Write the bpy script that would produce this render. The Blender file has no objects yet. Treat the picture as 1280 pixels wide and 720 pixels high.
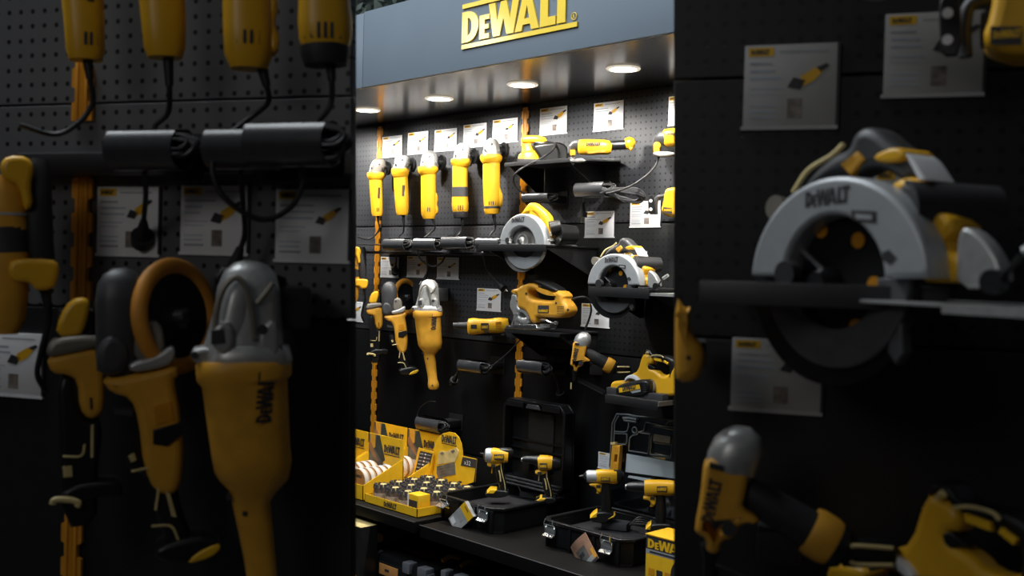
import bpy, bmesh, math, random
from math import sin, cos, pi, radians as R
from mathutils import Vector as V, Matrix
from mathutils.geometry import tessellate_polygon
random.seed(7)
col = bpy.context.scene.collection
# ------------------------------------------------------------------ camera
F = 1300.0; TH = R(46.1); PITCH = R(-1.2); ROLL = R(1.5); ZC = 4.56; CH = 1.60
CAM = V((ZC*sin(TH), -ZC*cos(TH), CH))
fw0 = V((-sin(TH), cos(TH), 0)); R0 = V((cos(TH), sin(TH), 0)); UP = V((0, 0, 1))
FW = (fw0*cos(PITCH) + UP*sin(PITCH)).normalized(); U0 = (UP*cos(PITCH) - fw0*sin(PITCH)).normalized()
RT = R0*cos(ROLL) + U0*sin(ROLL); UU = U0*cos(ROLL) - R0*sin(ROLL)
cd = bpy.data.cameras.new('camera'); cam = bpy.data.objects.new('camera', cd); col.objects.link(cam)
cd.sensor_width = 36; cd.lens = F/1280*36; cd.clip_start = .05
cam.matrix_world = Matrix(((RT.x, UU.x, -FW.x, CAM.x), (RT.y, UU.y, -FW.y, CAM.y), (RT.z, UU.z, -FW.z, CAM.z), (0, 0, 0, 1)))
bpy.context.scene.camera = cam
cd.dof.use_dof = True; cd.dof.focus_distance = 4.35; cd.dof.aperture_fstop = (F/1280*36/1000)/.007
def ray(px, py): return (FW*F + RT*(px-640) - UU*(py-360))/F
def hit(px, py, p0, n):
    r = ray(px, py); return CAM + r*((p0-CAM).dot(n)/r.dot(n))
def W(px, py, d=0): return hit(px, py, V((0, -d, 0)), V((0, 1, 0)))
def HZ(px, py, z): return hit(px, py, V((0, 0, z)), UP)
def proj(p):
    q = p-CAM; z = q.dot(FW); return 640+F*q.dot(RT)/z, 360-F*q.dot(UU)/z, z
class Fr:
    """a local frame standing at a point of the stand: x along, -y outward, z up"""
    def __init__(s, px, py, d=0, rot=0, o=None):
        s.o = o.copy() if o is not None else W(px, py, d)
        if rot == 'cam':
            n = CAM-s.o; rot = math.atan2(n.x, -n.y)
        s.rot = rot; s.X = V((cos(rot), sin(rot), 0)); s.N = V((sin(rot), -cos(rot), 0))
        s.m = (s.o-CAM).dot(FW)/F
    def p(s, px, py, off=0):
        q = hit(px, py, s.o+s.N*off, s.N)-s.o
        return V((q.dot(s.X), -off, q.z))
    def xz(s, px, py, off=0):
        q = s.p(px, py, off); return (q.x, q.z)
# ------------------------------------------------------------------ materials
MT = {}
def mat(name, c, rough=.5, metal=0, var=.12, bump=0, scale=30, spec=.5, emit=None, coat=0, alpha=1):
    m = bpy.data.materials.new(name); m.use_nodes = True; nt = m.node_tree; b = nt.nodes['Principled BSDF']
    b.inputs['Roughness'].default_value = rough; b.inputs['Metallic'].default_value = metal
    b.inputs['Specular IOR Level'].default_value = spec; b.inputs['Coat Weight'].default_value = coat
    tc = nt.nodes.new('ShaderNodeTexCoord'); n = nt.nodes.new('ShaderNodeTexNoise'); n.inputs['Scale'].default_value = scale
    n.inputs['Detail'].default_value = 3
    nt.links.new(tc.outputs['Object'], n.inputs['Vector'])
    r = nt.nodes.new('ShaderNodeValToRGB'); nt.links.new(n.outputs['Fac'], r.inputs['Fac'])
    r.color_ramp.elements[0].position = .3; r.color_ramp.elements[1].position = .7
    r.color_ramp.elements[0].color = [x*(1-var) for x in c]+[1]; r.color_ramp.elements[1].color = [min(1, x*(1+var)) for x in c]+[1]
    nt.links.new(r.outputs['Color'], b.inputs['Base Color'])
    if bump:
        bp = nt.nodes.new('ShaderNodeBump'); bp.inputs['Strength'].default_value = bump; bp.inputs['Distance'].default_value = .002
        nt.links.new(n.outputs['Fac'], bp.inputs['Height']); nt.links.new(bp.outputs['Normal'], b.inputs['Normal'])
    if emit:
        b.inputs['Emission Color'].default_value = (*c, 1); b.inputs['Emission Strength'].default_value = emit
    if alpha < 1: b.inputs['Alpha'].default_value = alpha
    MT[name] = m; return m
mat('yellow', (.80, .43, .018), .38, var=.06, scale=12)
mat('yellow_dark', (.62, .26, .008), .45, var=.1)
mat('orange_yellow', (.70, .345, .03), .5, var=.1)
mat('upright_yellow', (.72, .30, .02), .45, var=.08)
mat('carton_yellow', (.86, .50, .016), .42, var=.05)
mat('black', (.008, .0085, .009), .38, var=.2)
mat('rubber', (.016, .016, .018), .6, var=.2, bump=.15, scale=200)
mat('cable', (.010, .010, .011), .55, var=.1)
mat('graphite', (.045, .046, .05), .45, var=.15)
mat('case_black', (.006, .0065, .007), .36, var=.2, bump=.1, scale=150, spec=.35)
mat('case_grey', (.11, .115, .13), .4, var=.1)
mat('shelf_black', (.009, .0095, .0105), .5, var=.15)
mat('tube_black', (.04, .042, .046), .26, var=.1)
mat('alu', (.46, .465, .46), .38, .55, var=.1, bump=.1, scale=90)
mat('guard_grey', (.42, .44, .46), .4, .25, var=.06)
mat('blade', (.2, .19, .185), .4, .25, var=.15)
mat('warm_grey', (.22, .20, .17), .45, .3, var=.1)
mat('steel', (.6, .6, .6), .22, .95, var=.1)
mat('chrome', (.85, .88, .9), .12, .9, var=.03)
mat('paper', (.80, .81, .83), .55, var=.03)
mat('print_grey', (.36, .38, .42), .6, var=.1)
mat('print_blue', (.42, .48, .58), .6, var=.05)
mat('print_dark', (.03, .03, .034), .55, var=.2)
mat('picture', (.20, .17, .15), .5, var=.5, scale=60)
mat('photo_grey', (.13, .125, .115), .5, var=.4, scale=25)
mat('photo_brown', (.34, .17, .08), .5, var=.3, scale=25)
mat('photo_green', (.035, .05, .045), .5, var=.4, scale=25)
mat('kraft', (.42, .19, .05), .7, var=.1)
mat('disc_white', (.56, .54, .50), .7, var=.05)
mat('disc_tan', (.42, .25, .12), .7, var=.1)
mat('foam_orange', (.66, .27, .025), .6, var=.1)
mat('fascia', (.165, .205, .25), .42, var=.05, scale=3, spec=.4)
mat('soffit', (.008, .009, .0105), .2, var=.1, scale=4, spec=.15)
mat('logo_gold', (.97, .70, .09), .14, 0, var=.03)
mat('lamp_glow', (1, .93, .78), .5, emit=22, var=.01)
mat('lamp_ring_glow', (.9, .8, .65), .4, emit=.7, var=.05)  # trim rings given a small glow of their own, as if lit
mat('table', (.0035, .0032, .003), .55, var=.25, scale=8, spec=.12)
mat('floor', (.05, .05, .052), .45, var=.2, scale=2)
mat('leaf', (.22, .29, .25), .55, var=.5, scale=6)
mat('bark', (.10, .08, .06), .8, var=.3)
mat('cover_brown', (.38, .22, .15), .35, var=.35, scale=18, coat=.4)
mat('cover_silver', (.5, .5, .49), .3, .3, var=.3, scale=14)
mat('panel_light', (.45, .52, .56), .45, var=.08, scale=5)
mat('jar_clear', (.35, .33, .3), .2, var=.3, scale=80)
mat('jar_brown', (.10, .075, .06), .4, var=.4, scale=100)
mat('cream', (.62, .50, .22), .5, var=.2)
def clear_mat():
    m = bpy.data.materials.new('clear_plastic'); m.use_nodes = True; nt = m.node_tree; o = nt.nodes['Material Output']; nt.nodes.remove(nt.nodes['Principled BSDF'])
    t = nt.nodes.new('ShaderNodeBsdfTransparent'); t.inputs['Color'].default_value = (.86, .9, .92, 1)
    g = nt.nodes.new('ShaderNodeBsdfGlossy'); g.inputs['Roughness'].default_value = .12; g.inputs['Color'].default_value = (.8, .85, .9, 1)
    fr = nt.nodes.new('ShaderNodeFresnel'); fr.inputs['IOR'].default_value = 1.6
    mx = nt.nodes.new('ShaderNodeMixShader'); nt.links.new(fr.outputs[0], mx.inputs[0]); nt.links.new(t.outputs[0], mx.inputs[1]); nt.links.new(g.outputs[0], mx.inputs[2])
    nt.links.new(mx.outputs[0], o.inputs['Surface']); MT['clear'] = m
clear_mat()
mat('clear_rib', (.10, .115, .125), .2, var=.1, spec=.8)
def peg_mat(name, c, dark):
    m = mat(name, c, .5, var=.06, scale=4, spec=.35); nt = m.node_tree; b = nt.nodes['Principled BSDF']
    tc = nt.nodes.new('ShaderNodeTexCoord'); sp = nt.nodes.new('ShaderNodeSeparateXYZ'); nt.links.new(tc.outputs['Object'], sp.inputs[0])
    def mth(op, a, v=None, b2=None):
        n = nt.nodes.new('ShaderNodeMath'); n.operation = op
        nt.links.new(a, n.inputs[0])
        if b2 is not None: nt.links.new(b2, n.inputs[1])
        elif v is not None: n.inputs[1].default_value = v
        return n.outputs[0]
    def cell(o): return mth('SUBTRACT', mth('FRACT', mth('DIVIDE', o, .0254)), .5)
    dx, dz = cell(sp.outputs['X']), cell(sp.outputs['Z'])
    d2 = mth('ADD', mth('MULTIPLY', dx, None, dx), None, mth('MULTIPLY', dz, None, dz))
    hole = mth('LESS_THAN', d2, .028)
    mx = nt.nodes.new('ShaderNodeMix'); mx.data_type = 'RGBA'
    src = [l for l in nt.links if l.to_socket == b.inputs['Base Color']][0].from_socket
    nt.links.new(hole, mx.inputs['Factor']); nt.links.new(src, mx.inputs[6]); mx.inputs[7].default_value = (*dark, 1)
    nt.links.new(mx.outputs[2], b.inputs['Base Color'])
    bp = nt.nodes.new('ShaderNodeBump'); bp.invert = True; bp.inputs['Strength'].default_value = .6; bp.inputs['Distance'].default_value = .004
    nt.links.new(hole, bp.inputs['Height']); nt.links.new(bp.outputs['Normal'], b.inputs['Normal'])
mat('lower_guard', (.10, .105, .11), .45, .2)
mat('paper_shaded', (.42, .42, .41), .5, var=.05); peg_mat('pegboard_lit', (.11, .112, .118), (.004, .004, .005)); peg_mat('pegboard_shaded', (.013, .0145, .015), (.002, .002, .002)); peg_mat('pegboard', (.040, .043, .049), (.004, .004, .005))  # copies of paper and pegboard
# ------------------------------------------------------------------ mesh builder
class MB:
    def __init__(s, m='black'): s.v = []; s.f = []; s.fm = []; s.cur = m; s.ms = []
    def use(s, m): s.cur = m; return s
    def add(s, vs, fs):
        k = len(s.v); s.v += [tuple(v) for v in vs]
        if s.cur not in s.ms: s.ms.append(s.cur)
        i = s.ms.index(s.cur)
        for f in fs: s.f.append([a+k for a in f]); s.fm.append(i)
        return s
    def box(s, a, b, bev=0, M=None):
        """box between corner points a and b"""
        bm = bmesh.new(); bmesh.ops.create_cube(bm, size=1)
        c = (V(a)+V(b))/2; d = V([max(abs(b[i]-a[i]), 1e-4) for i in range(3)])
        for v in bm.verts: v.co = V([v.co[i]*d[i]+c[i] for i in range(3)])
        if bev: bmesh.ops.bevel(bm, geom=bm.edges[:], offset=min(bev, min(d)*.45), segments=2, profile=.6, affect='EDGES')
        if M is not None:
            for v in bm.verts: v.co = M @ v.co
        bm.verts.index_update(); s.add([v.co for v in bm.verts], [[v.index for v in f.verts] for f in bm.faces]); bm.free(); return s
    def prism(s, poly, y0, y1, bev=0, holes=(), smooth=0, map=None):
        """poly in x,z pulled along y, rounded rims; y0 is the outer (front) end"""
        def cut(p, n):
            for _ in range(n):
                q = []
                for i in range(len(p)):
                    a, b = V(p[i]), V(p[(i+1) % len(p)]); q += [tuple(a.lerp(b, .25)), tuple(a.lerp(b, .75))]
                p = q
            return p
        def area(p): return sum(p[i][0]*p[(i+1) % len(p)][1]-p[(i+1) % len(p)][0]*p[i][1] for i in range(len(p)))/2
        loops = []
        for k, p in enumerate([poly]+list(holes)):
            p = cut([tuple(q) for q in p], smooth)
            if (area(p) > 0) != (k == 0): p = p[::-1]
            loops.append(p)
        def inset(p, b):
            o = []
            for i in range(len(p)):
                a, c, d = V(p[i-1]), V(p[i]), V(p[(i+1) % len(p)])
                e1, e2 = (c-a), (d-c)
                e1 = e1.normalized() if e1.length > 1e-9 else V((1, 0)); e2 = e2.normalized() if e2.length > 1e-9 else e1
                n1, n2 = V((-e1.y, e1.x)), V((-e2.y, e2.x)); k = max(.35, 1+n1.dot(n2))
                o.append(tuple(c+(n1+n2)*(b/k)))
            return o
        ym = (y0+y1)/2; b = min(bev, abs(y1-y0)*.48); sg = 1 if y1 > y0 else -1
        lev = [(0, b), (b*.3, b*.29), (b, 0)] if b else [(0, 0)]
        if b: lev = [(0, b), (b*.08, b*.6), (b*.3, b*.28), (b*.62, b*.07), (b, 0)]
        levels = [(y0+sg*t, i) for t, i in lev]+[(y1-sg*t, i) for t, i in lev[::-1]]
        vs = []; fs = []; st = []
        for p in loops:
            st.append(len(vs)); n = len(p)
            for y, i in levels:
                q = inset(p, i) if i else p
                vs += [V((a[0], y, a[1])) for a in q]
            for l in range(len(levels)-1):
                for j in range(n):
                    a = st[-1]+l*n+j; c = st[-1]+l*n+(j+1) % n
                    fs.append([a, c, c+n, a+n] if sg > 0 else [c, a, a+n, c+n])
        for end in (0, len(levels)-1):
            idx = []; pl = []
            for p, s0 in zip(loops, st):
                n = len(p); ids = list(range(s0+end*n, s0+end*n+n)); idx += ids; pl.append([V((vs[i].x, vs[i].z, 0)) for i in ids])
            for t in tessellate_polygon(pl):
                a, c, d = [idx[i] for i in t]
                nrm = (vs[c]-vs[a]).cross(vs[d]-vs[a])
                want = -sg if end == 0 else sg
                fs.append([a, c, d] if nrm.y*want > 0 else [a, d, c])
        if map: vs = [map(v) for v in vs]
        return s.add(vs, fs)
    def loft(s, secs, n=20, cap=True):
        """secs: (centre, half-axis a, half-axis b, exponent)"""
        vs = []; fs = []
        for c, a, b, e in secs:
            for k in range(n):
                t = 2*pi*k/n; x, y = cos(t), sin(t)
                vs.append(V(c)+V(a)*(math.copysign(abs(x)**(2/e), x))+V(b)*(math.copysign(abs(y)**(2/e), y)))
        for i in range(len(secs)-1):
            for k in range(n):
                a = i*n+k; b = i*n+(k+1) % n; fs.append([a, b, b+n, a+n])
        if cap: fs.append(list(range(n))[::-1]); fs.append([(len(secs)-1)*n+k for k in range(n)])
        # outward check
        ax = V(secs[-1][0])-V(secs[0][0])
        if V(secs[0][1]).cross(V(secs[0][2])).dot(ax) < 0: fs = [f[::-1] for f in fs]
        return s.add(vs, fs)
    def cone(s, p0, p1, r0, r1=None, n=20, prof=None):
        """revolved shape from p0 to p1; prof = [(t, r), ...]"""
        p0, p1 = V(p0), V(p1); ax = p1-p0; z = ax.normalized()
        u = z.orthogonal().normalized(); w = z.cross(u)
        prof = prof or [(0, r0), (1, r0 if r1 is None else r1)]
        return s.loft([(p0+ax*t, u*max(r, 1e-5), w*max(r, 1e-5), 2) for t, r in prof], n)
    def tube(s, pts, r, n=8, k=5):
        pts = [V(p) for p in pts]
        if k > 1 and len(pts) > 2:
            q = []; P = [pts[0]*2-pts[1]]+pts+[pts[-1]*2-pts[-2]]
            for i in range(1, len(P)-2):
                for j in range(k):
                    t = j/k; a, b, c, d = P[i-1], P[i], P[i+1], P[i+2]
                    q.append(.5*((2*b)+(c-a)*t+(2*a-5*b+4*c-d)*t*t+(3*b-a-3*c+d)*t**3))
            pts = q+[pts[-1]]
        secs = []; up = None
        for i, p in enumerate(pts):
            t = (pts[min(i+1, len(pts)-1)]-pts[max(i-1, 0)]).normalized()
            u = t.orthogonal().normalized() if up is None else (up-t*up.dot(t)).normalized()
            up = u; secs.append((p, u*r, t.cross(u)*r, 2))
        return s.loft(secs, n)
    def quad(s, a, b, c, d): return s.add([a, b, c, d], [[0, 1, 2, 3]])
    def poly(s, pts): return s.add(pts, [list(range(len(pts)))])
    def ring(s, c, ax, r, t, n=40, m=10, sq=1):
        """torus: centre c, axis ax"""
        z = V(ax).normalized(); u = z.orthogonal().normalized(); w = z.cross(u); vs = []; fs = []
        for i in range(n):
            d = u*cos(2*pi*i/n)+w*sin(2*pi*i/n)
            for j in range(m): vs.append(V(c)+d*(r+t*cos(2*pi*j/m))+z*(t*sq*sin(2*pi*j/m)))
        for i in range(n):
            for j in range(m): fs.append([i*m+j, ((i+1) % n)*m+j, ((i+1) % n)*m+(j+1) % m, i*m+(j+1) % m])
        return s.add(vs, fs)
    def obj(s, name, parent=None, ang=38):
        me = bpy.data.meshes.new(name); me.from_pydata(s.v, [], s.f)
        for m in s.ms: me.materials.append(MT[m])
        me.polygons.foreach_set('material_index', s.fm); me.polygons.foreach_set('use_smooth', [True]*len(s.f))
        me.update(); me.set_sharp_from_angle(angle=R(ang))
        o = bpy.data.objects.new(name, me); col.objects.link(o)
        if parent is not None: o.parent = parent
        return o
def tag(o, label=None, cat=None, group=None, kind=None):
    for k, v in (('label', label), ('category', cat), ('group', group), ('kind', kind)):
        if v: o[k] = v
    return o
def thing(name, label, cat, fr, group=None):
    o = bpy.data.objects.new(name, None); col.objects.link(o); o.empty_display_size = .05
    o.location = fr.o; o.rotation_euler = (0, 0, fr.rot); return tag(o, label, cat, group)
def solo(name, mb, label, cat, fr=None, group=None, kind=None):
    o = mb.obj(name)
    if fr: o.location = fr.o; o.rotation_euler = (0, 0, fr.rot)
    return tag(o, label, cat, group, kind)
def copy_tree(o, parent=None):
    c = o.copy(); col.objects.link(c); c.parent = parent
    for ch in [x for x in KIDS.get(o.name, [])]: copy_tree(ch, c)
    return c
KIDS = {}
def index_kids():
    KIDS.clear()
    for o in list(bpy.data.objects):
        if o.parent: KIDS.setdefault(o.parent.name, []).append(o)
# helpers that read a silhouette in the stand's own measures
def body(mb, fr, secs, off=0, ratio=1, e=2.3, n=20):
    """secs: (px, py, half width, [ratio], [exponent])"""
    c = [fr.p(q[0], q[1], off) for q in secs]; out = []
    for i, q in enumerate(secs):
        t = c[min(i+1, len(c)-1)]-c[max(i-1, 0)]; t = V((t.x, 0, t.z)).normalized()
        a = V((t.z, 0, -t.x)); h = q[2]*fr.m
        out.append((c[i], a*h, V((0, 1, 0))*h*(q[3] if len(q) > 3 and q[3] else ratio), q[4] if len(q) > 4 else e))
    return mb.loft(out, n)
def plate(mb, fr, pts, o0, o1, bev=0, holes=(), smooth=0, at=None):
    """outline pulled from offset o0 to o1 (o1 the outer)"""
    at = o1 if at is None else at
    return mb.prism([fr.xz(*p, at) for p in pts], -o1, -o0, bev, [[fr.xz(*p, at) for p in h] for h in holes], smooth)
# the maker's lettering, letters as polygons, height 1
def arc(cx, cy, rx, ry, a0, a1, n=10): return [(cx+rx*cos(R(a0+(a1-a0)*i/n)), cy+ry*sin(R(a0+(a1-a0)*i/n))) for i in range(n+1)]
LOGO = [
 ([(0, 0), (.22, 0)]+arc(.22, .47, .40, .47, -90, 90)+[(0, .94)], [[(.22, .2)]+arc(.22, .47, .15, .27, -90, 90)+[(.22, .74)]]),
 ([(.66, 0), (1.02, 0), (1.02, .15), (.85, .15), (.85, .29), (1.0, .29), (1.0, .43), (.85, .43), (.85, .57), (1.02, .57), (1.02, .72), (.66, .72)], []),
 ([(1.16, 0), (1.40, 0), (1.52, .5), (1.64, 0), (1.88, 0), (2.06, 1), (1.83, 1), (1.75, .45), (1.62, 1), (1.42, 1), (1.30, .45), (1.22, 1), (.99, 1)], []),
 ([(1.93, 0), (2.16, 0), (2.2, .17), (2.44, .17), (2.48, 0), (2.73, 0), (2.46, 1), (2.18, 1)], [[(2.24, .34), (2.41, .34), (2.325, .72)]]),
 ([(2.77, 0), (3.27, 0), (3.27, .24), (3.02, .24), (3.02, 1), (2.77, 1)], []),
 ([(3.32, 0), (3.58, 0), (3.58, .77), (3.78, .77), (3.78, 1), (3.12, 1), (3.12, .77), (3.32, .77)], [])]
def logo(mb, o, xd, zd, h, w=None, bars=False, th=0, nd=None):
    """letters lying on the surface through o with directions xd, zd"""
    o, xd, zd = V(o), V(xd).normalized(), V(zd).normalized(); sx = (w/3.78 if w else h); nd = V(nd) if nd is not None else xd.cross(zd)
    L = list(LOGO)
    if bars: L = L+[([(0, -.19), (3.95, -.19), (3.95, -.055), (0, -.055)], []), ([(0, 1.05), (3.95, 1.05), (3.95, 1.18), (0, 1.18)], [])]
    if th:
        for p, hs in L: mb.prism(p, -th, 0, 0, hs, map=lambda v: o+xd*(v.x*sx)+zd*(v.z*h)-nd*v.y)
        return mb
    for p, hs in L:
        pl = [[V((a[0], a[1], 0)) for a in q] for q in [p]+hs]; fl = [a for q in pl for a in q]
        vs = [o+xd*(a.x*sx)+zd*(a.y*h) for a in fl]; fs = []
        for t in tessellate_polygon(pl):
            a, b, c = t; nn = (vs[b]-vs[a]).cross(vs[c]-vs[a]); fs.append([a, b, c] if nn.dot(nd) > 0 else [a, c, b])
        mb.add(vs, fs)
    return mb
def text(mb, s, o, xd, zd, h):
    cu = bpy.data.curves.new('t', 'FONT'); cu.body = s; ob = bpy.data.objects.new('t', cu); col.objects.link(ob)
    bpy.context.view_layer.update()
    me = bpy.data.meshes.new_from_object(ob.evaluated_get(bpy.context.evaluated_depsgraph_get()))
    o, xd, zd = V(o), V(xd).normalized(), V(zd).normalized()
    mb.add([o+xd*(v.co.x*h)+zd*(v.co.y*h) for v in me.vertices], [list(p.vertices) for p in me.polygons])
    bpy.data.objects.remove(ob); bpy.data.curves.remove(cu); bpy.data.meshes.remove(me); return mb
EX, EY, EZ = V((1, 0, 0)), V((0, 1, 0)), V((0, 0, 1))
# ================================================================== the stand
ZS = W(640, 133.5, 0).z                       # soffit height
DF = -HZ(640, 75, ZS).y                       # fascia stands this far out
DT = .62
ZT = W(640, 688, DT).z                        # display shelf height
XL, XR = -2.3, 2.6
X1 = W(475.5, 200, 0).x; X2 = W(656.5, 200, 0).x; XP = X2-X1
ZA = W(560, 282, 0).z; ZB = W(620, 428.5, 0).z
cols = [(XL, X1-XP-.02) if X1-XP > XL+.1 else None, (max(XL, X1-XP+.02), X1-.02), (X1+.02, X2-.02), (X2+.02, X2+XP-.02), (X2+XP+.02, XR)]
mat('board_shaded', (.006, .0065, .007), .5, spec=.25, var=.1, scale=3); wb = MB('pegboard'); rows = [(ZA+.003, ZS), (ZB+.003, ZA-.003), (ZB-.52, ZB-.003), (.0, ZB-.526)]  # plain black board paints the shade below the reach of the downlights
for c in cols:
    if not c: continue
    for k_, (z0, z1) in enumerate(rows): wb.use('pegboard' if k_ == 0 or (k_ == 1 and c[0] < X2) else 'pegboard_shaded' if k_ == 1 else 'board_shaded').box((c[0], 0, z0), (c[1], .02, z1), .003)  # lower and right-hand boards carry the light falloff in their colour
wb.use('print_dark').box((XL, .02, 0), (XR, .06, ZS+.1))
tag(wb.obj('wall_back'), 'dark perforated board wall in panels behind all the tools', kind='structure')
fl = MB('floor').box((-6, -6, -.05), (8, 4, 0)); tag(fl.obj('floor'), 'dark grey hall floor', kind='structure')
so = MB('soffit').box((XL, -DF+.02, ZS), (XR, .06, ZS+.05)); tag(so.obj('ceiling'), 'glossy black underside of the stand header', kind='structure')
hd = MB('fascia'); zt = W(438, 19.5, DF).z
xs = W(454, 60, DF).x
hd.box((XL, -DF, ZS-.003), (xs-.0015, -DF+.02, zt-.004), .002); hd.box((xs+.0015, -DF, ZS-.003), (XR, -DF+.02, zt), .002)
hd.use('shelf_black').box((XL, -DF+.0195, ZS+.0), (XR, -DF+.024, zt-.03)).use('fascia').box((XL, -DF+.02, zt-.03), (XR, -DF+.3, zt-.012))  # unseen black inner face added to keep lamp patches off the soffit
ff = Fr(0, 0, 0, 0, V((0, -DF, ZS)))
o = solo('header_fascia', hd, 'blue-grey header board across the top with yellow lettering', 'header board')
lg = MB('logo_gold'); a = W(578.5, 54.6, DF); b = W(723, 27, DF); c0 = W(578.5, 16.5, DF)
logo(lg, a+V((0, -.0005, 0)), EX, EZ, (c0.z-a.z)/.94, (b.x-a.x)/3.95*3.78, True, .006, V((0, -1, 0)))
rp = W(718.5, 20.5, DF)+V((0, -.004, 0)); lg.ring(rp, (0, 1, 0), .011, .0016, 20, 6)
text(lg, 'R', rp+V((-.006, 0, -.006)), EX, EZ, .017)
lo = lg.obj('brand_lettering', o); lo['label'] = 'raised gold lettering with a bar above and below'
# downlights
LAMPS = []
for i, (px, py) in enumerate([(459, 137), (549, 122.5), (653, 105), (779, 85)]):
    p = HZ(px, py, ZS); LAMPS.append(p); fr = Fr(0, 0, 0, 0, p)
    t = thing('downlight', ['leftmost lit downlight of the four in the soffit, above the first yellow upright', 'second lit downlight from the left in the black soffit', 'third lit downlight from the left, just below the lettering', 'rightmost lit downlight of the four in the black soffit'][i], 'ceiling light', fr, 'downlights in the header')
    MB('lamp_ring_glow').ring((0, 0, -.003), EZ, .052, .009, 40, 8, .45).obj('trim_ring', t)
    MB('lamp_glow').cone((0, 0, -.001), (0, 0, -.008), .047, prof=[(0, .05), (.7, .047), (1, .02)], n=28).obj('lens', t)
# yellow slotted uprights
def upright(x, z0, z1, y0=0, label='', rootfr=None, grp='slotted yellow uprights'):
    mb = MB('upright_yellow'); w = .0135; pitch = .058; z = z0; prof_l = []; n = int((z1-z0)/pitch)
    pts_r = []; pts_l = []
    for k in range(n+1):
        zz = z0+k*pitch; ze = min(z1, zz+pitch)
        for s, P in ((1, pts_r), (-1, pts_l)):
            P += [(s*.021, zz), (s*.021, min(ze, zz+.03)), (s*.0125, min(ze, zz+.034)), (s*.0125, min(ze, zz+.054))]
    poly = pts_r+pts_l[::-1]
    mb.prism(poly, -.006, 0, .0); mb.use('yellow_dark').box((-.0035, -.0068, z0+.004), (.0035, -.0055, z1-.004))
    mb.use('upright_yellow').box((-.0125, -.0085, z0+.002), (-.006, -.006, z1-.002), .001).box((.006, -.0085, z0+.002), (.0125, -.006, z1-.002), .001)
    fr = rootfr or Fr(0, 0, 0, 0, V((x, y0, 0)))
    return solo('slotted_upright', mb, label, 'upright', fr, grp)
zl = W(466, 590, 0).z
upright(X1, ZT+.02, ZS-.012, -.002, 'yellow slotted upright at left, running down behind the display cartons')
upright(X2, W(650, 499, 0).z, ZS-.012, -.002, 'yellow slotted upright in the middle, behind the jigsaw')
# display shelf in two boards
XM = W(524, 651, DT).x
t1 = MB('table').box((XL, -DT-.02, ZT-.045), (XM-.004, -.005, ZT), .004).use('graphite').tube([(XL, -DT-.0195, ZT-.001), (XM-.004, -DT-.0195, ZT-.001)], .0022, 6, 1)  # lighter line paints a highlight along the front edge
solo('display_shelf', t1, 'black display shelf under the yellow cartons, left of the two boards', 'shelf', None, 'display shelves')
t2 = MB('table').box((XM+.004, -DT, ZT-.06), (XR, -.005, ZT-.012), .004).use('graphite').tube([(XM+.004, -DT+.0005, ZT-.013), (XR, -DT+.0005, ZT-.013)], .0022, 6, 1)  # same painted edge highlight on the right board
solo('display_shelf', t2, 'black display shelf under the open tool cases, right of the two boards', 'shelf', None, 'display shelves')
ZT2 = ZT-.012
ZLOW = .14
b0 = MB('table').box((XL, -DT-.08, 0), (XR, -.01, ZLOW), .004)
solo('plinth', b0, 'low black plinth on the floor under the display shelf', 'plinth')
# end panels that carry the header and shelf (outside the picture to both sides)
for x in (XL-.04, XR):
    tag(MB('shelf_black').box((x, -DF, 0), (x+.04, .06, ZS+.05)).obj('wall_left' if x < 0 else 'wall_right'), kind='structure')
# ---------------------------------------------------------------- tree seen over the header
def tree():
    fr = Fr(0, 0, 0, 0, V((-2.6, 2.2, 0)))
    t = thing('tree', 'green leafy tree beyond the header in the upper left corner', 'tree', fr)
    MB('bark').cone((0, 0, 0), (0, 0, 3.4), .12, .07).obj('trunk', t)
    mb = MB('leaf'); rn = random.Random(3)
    for _ in range(5200):
        d = V((rn.gauss(0, 1), rn.gauss(0, 1), rn.gauss(0, 1))).normalized()*rn.uniform(.45, 1)
        c = V((d.x*1.5, d.y*.9, 3.7+d.z*1.0)); u = V((rn.gauss(0, 1), rn.gauss(0, 1), rn.gauss(0, 1))).normalized(); w = u.orthogonal().normalized()
        s = rn.uniform(.03, .06); mb.quad(c-u*s*1.6, c+w*s*.6, c+u*s*1.6, c-w*s*.6)
    mb.obj('foliage', t)
tree()
# ---------------------------------------------------------------- light
def area(name, loc, to, size, power, c=(1, 1, 1), sy=None):
    l = bpy.data.lights.new(name, 'AREA'); l.energy = power; l.color = c; l.size = size
    if sy: l.shape = 'RECTANGLE'; l.size_y = sy
    o = bpy.data.objects.new(name, l); col.objects.link(o); o.location = loc
    o.rotation_euler = (V(to)-V(loc)).to_track_quat('-Z', 'Y').to_euler(); return o
for p in LAMPS+[LAMPS[3]+(LAMPS[3]-LAMPS[2]), LAMPS[0]-(LAMPS[1]-LAMPS[0])]:
    l = bpy.data.lights.new('downlight_beam', 'SPOT'); l.energy = 33; l.color = (1, .955, .88); l.spot_size = R(140); l.spot_blend = .5; l.shadow_soft_size = .03
    o = bpy.data.objects.new('downlight_beam', l); col.objects.link(o); o.location = p+V((0, 0, -.02)); o.rotation_euler = (R(22), 0, 0)
area('hall_light', (.5, -2.5, 4.3), (.1, -.6, 1.6), 2.2, 135, (.9, .96, 1))
area('panel_fill', CAM+V((.25, -.3, .8))-RT*1.15, CAM+FW*1.5-RT*.1, .6, 3.4, (1, .97, .92))  # unseen fill lamp added to brighten the two side panels
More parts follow.
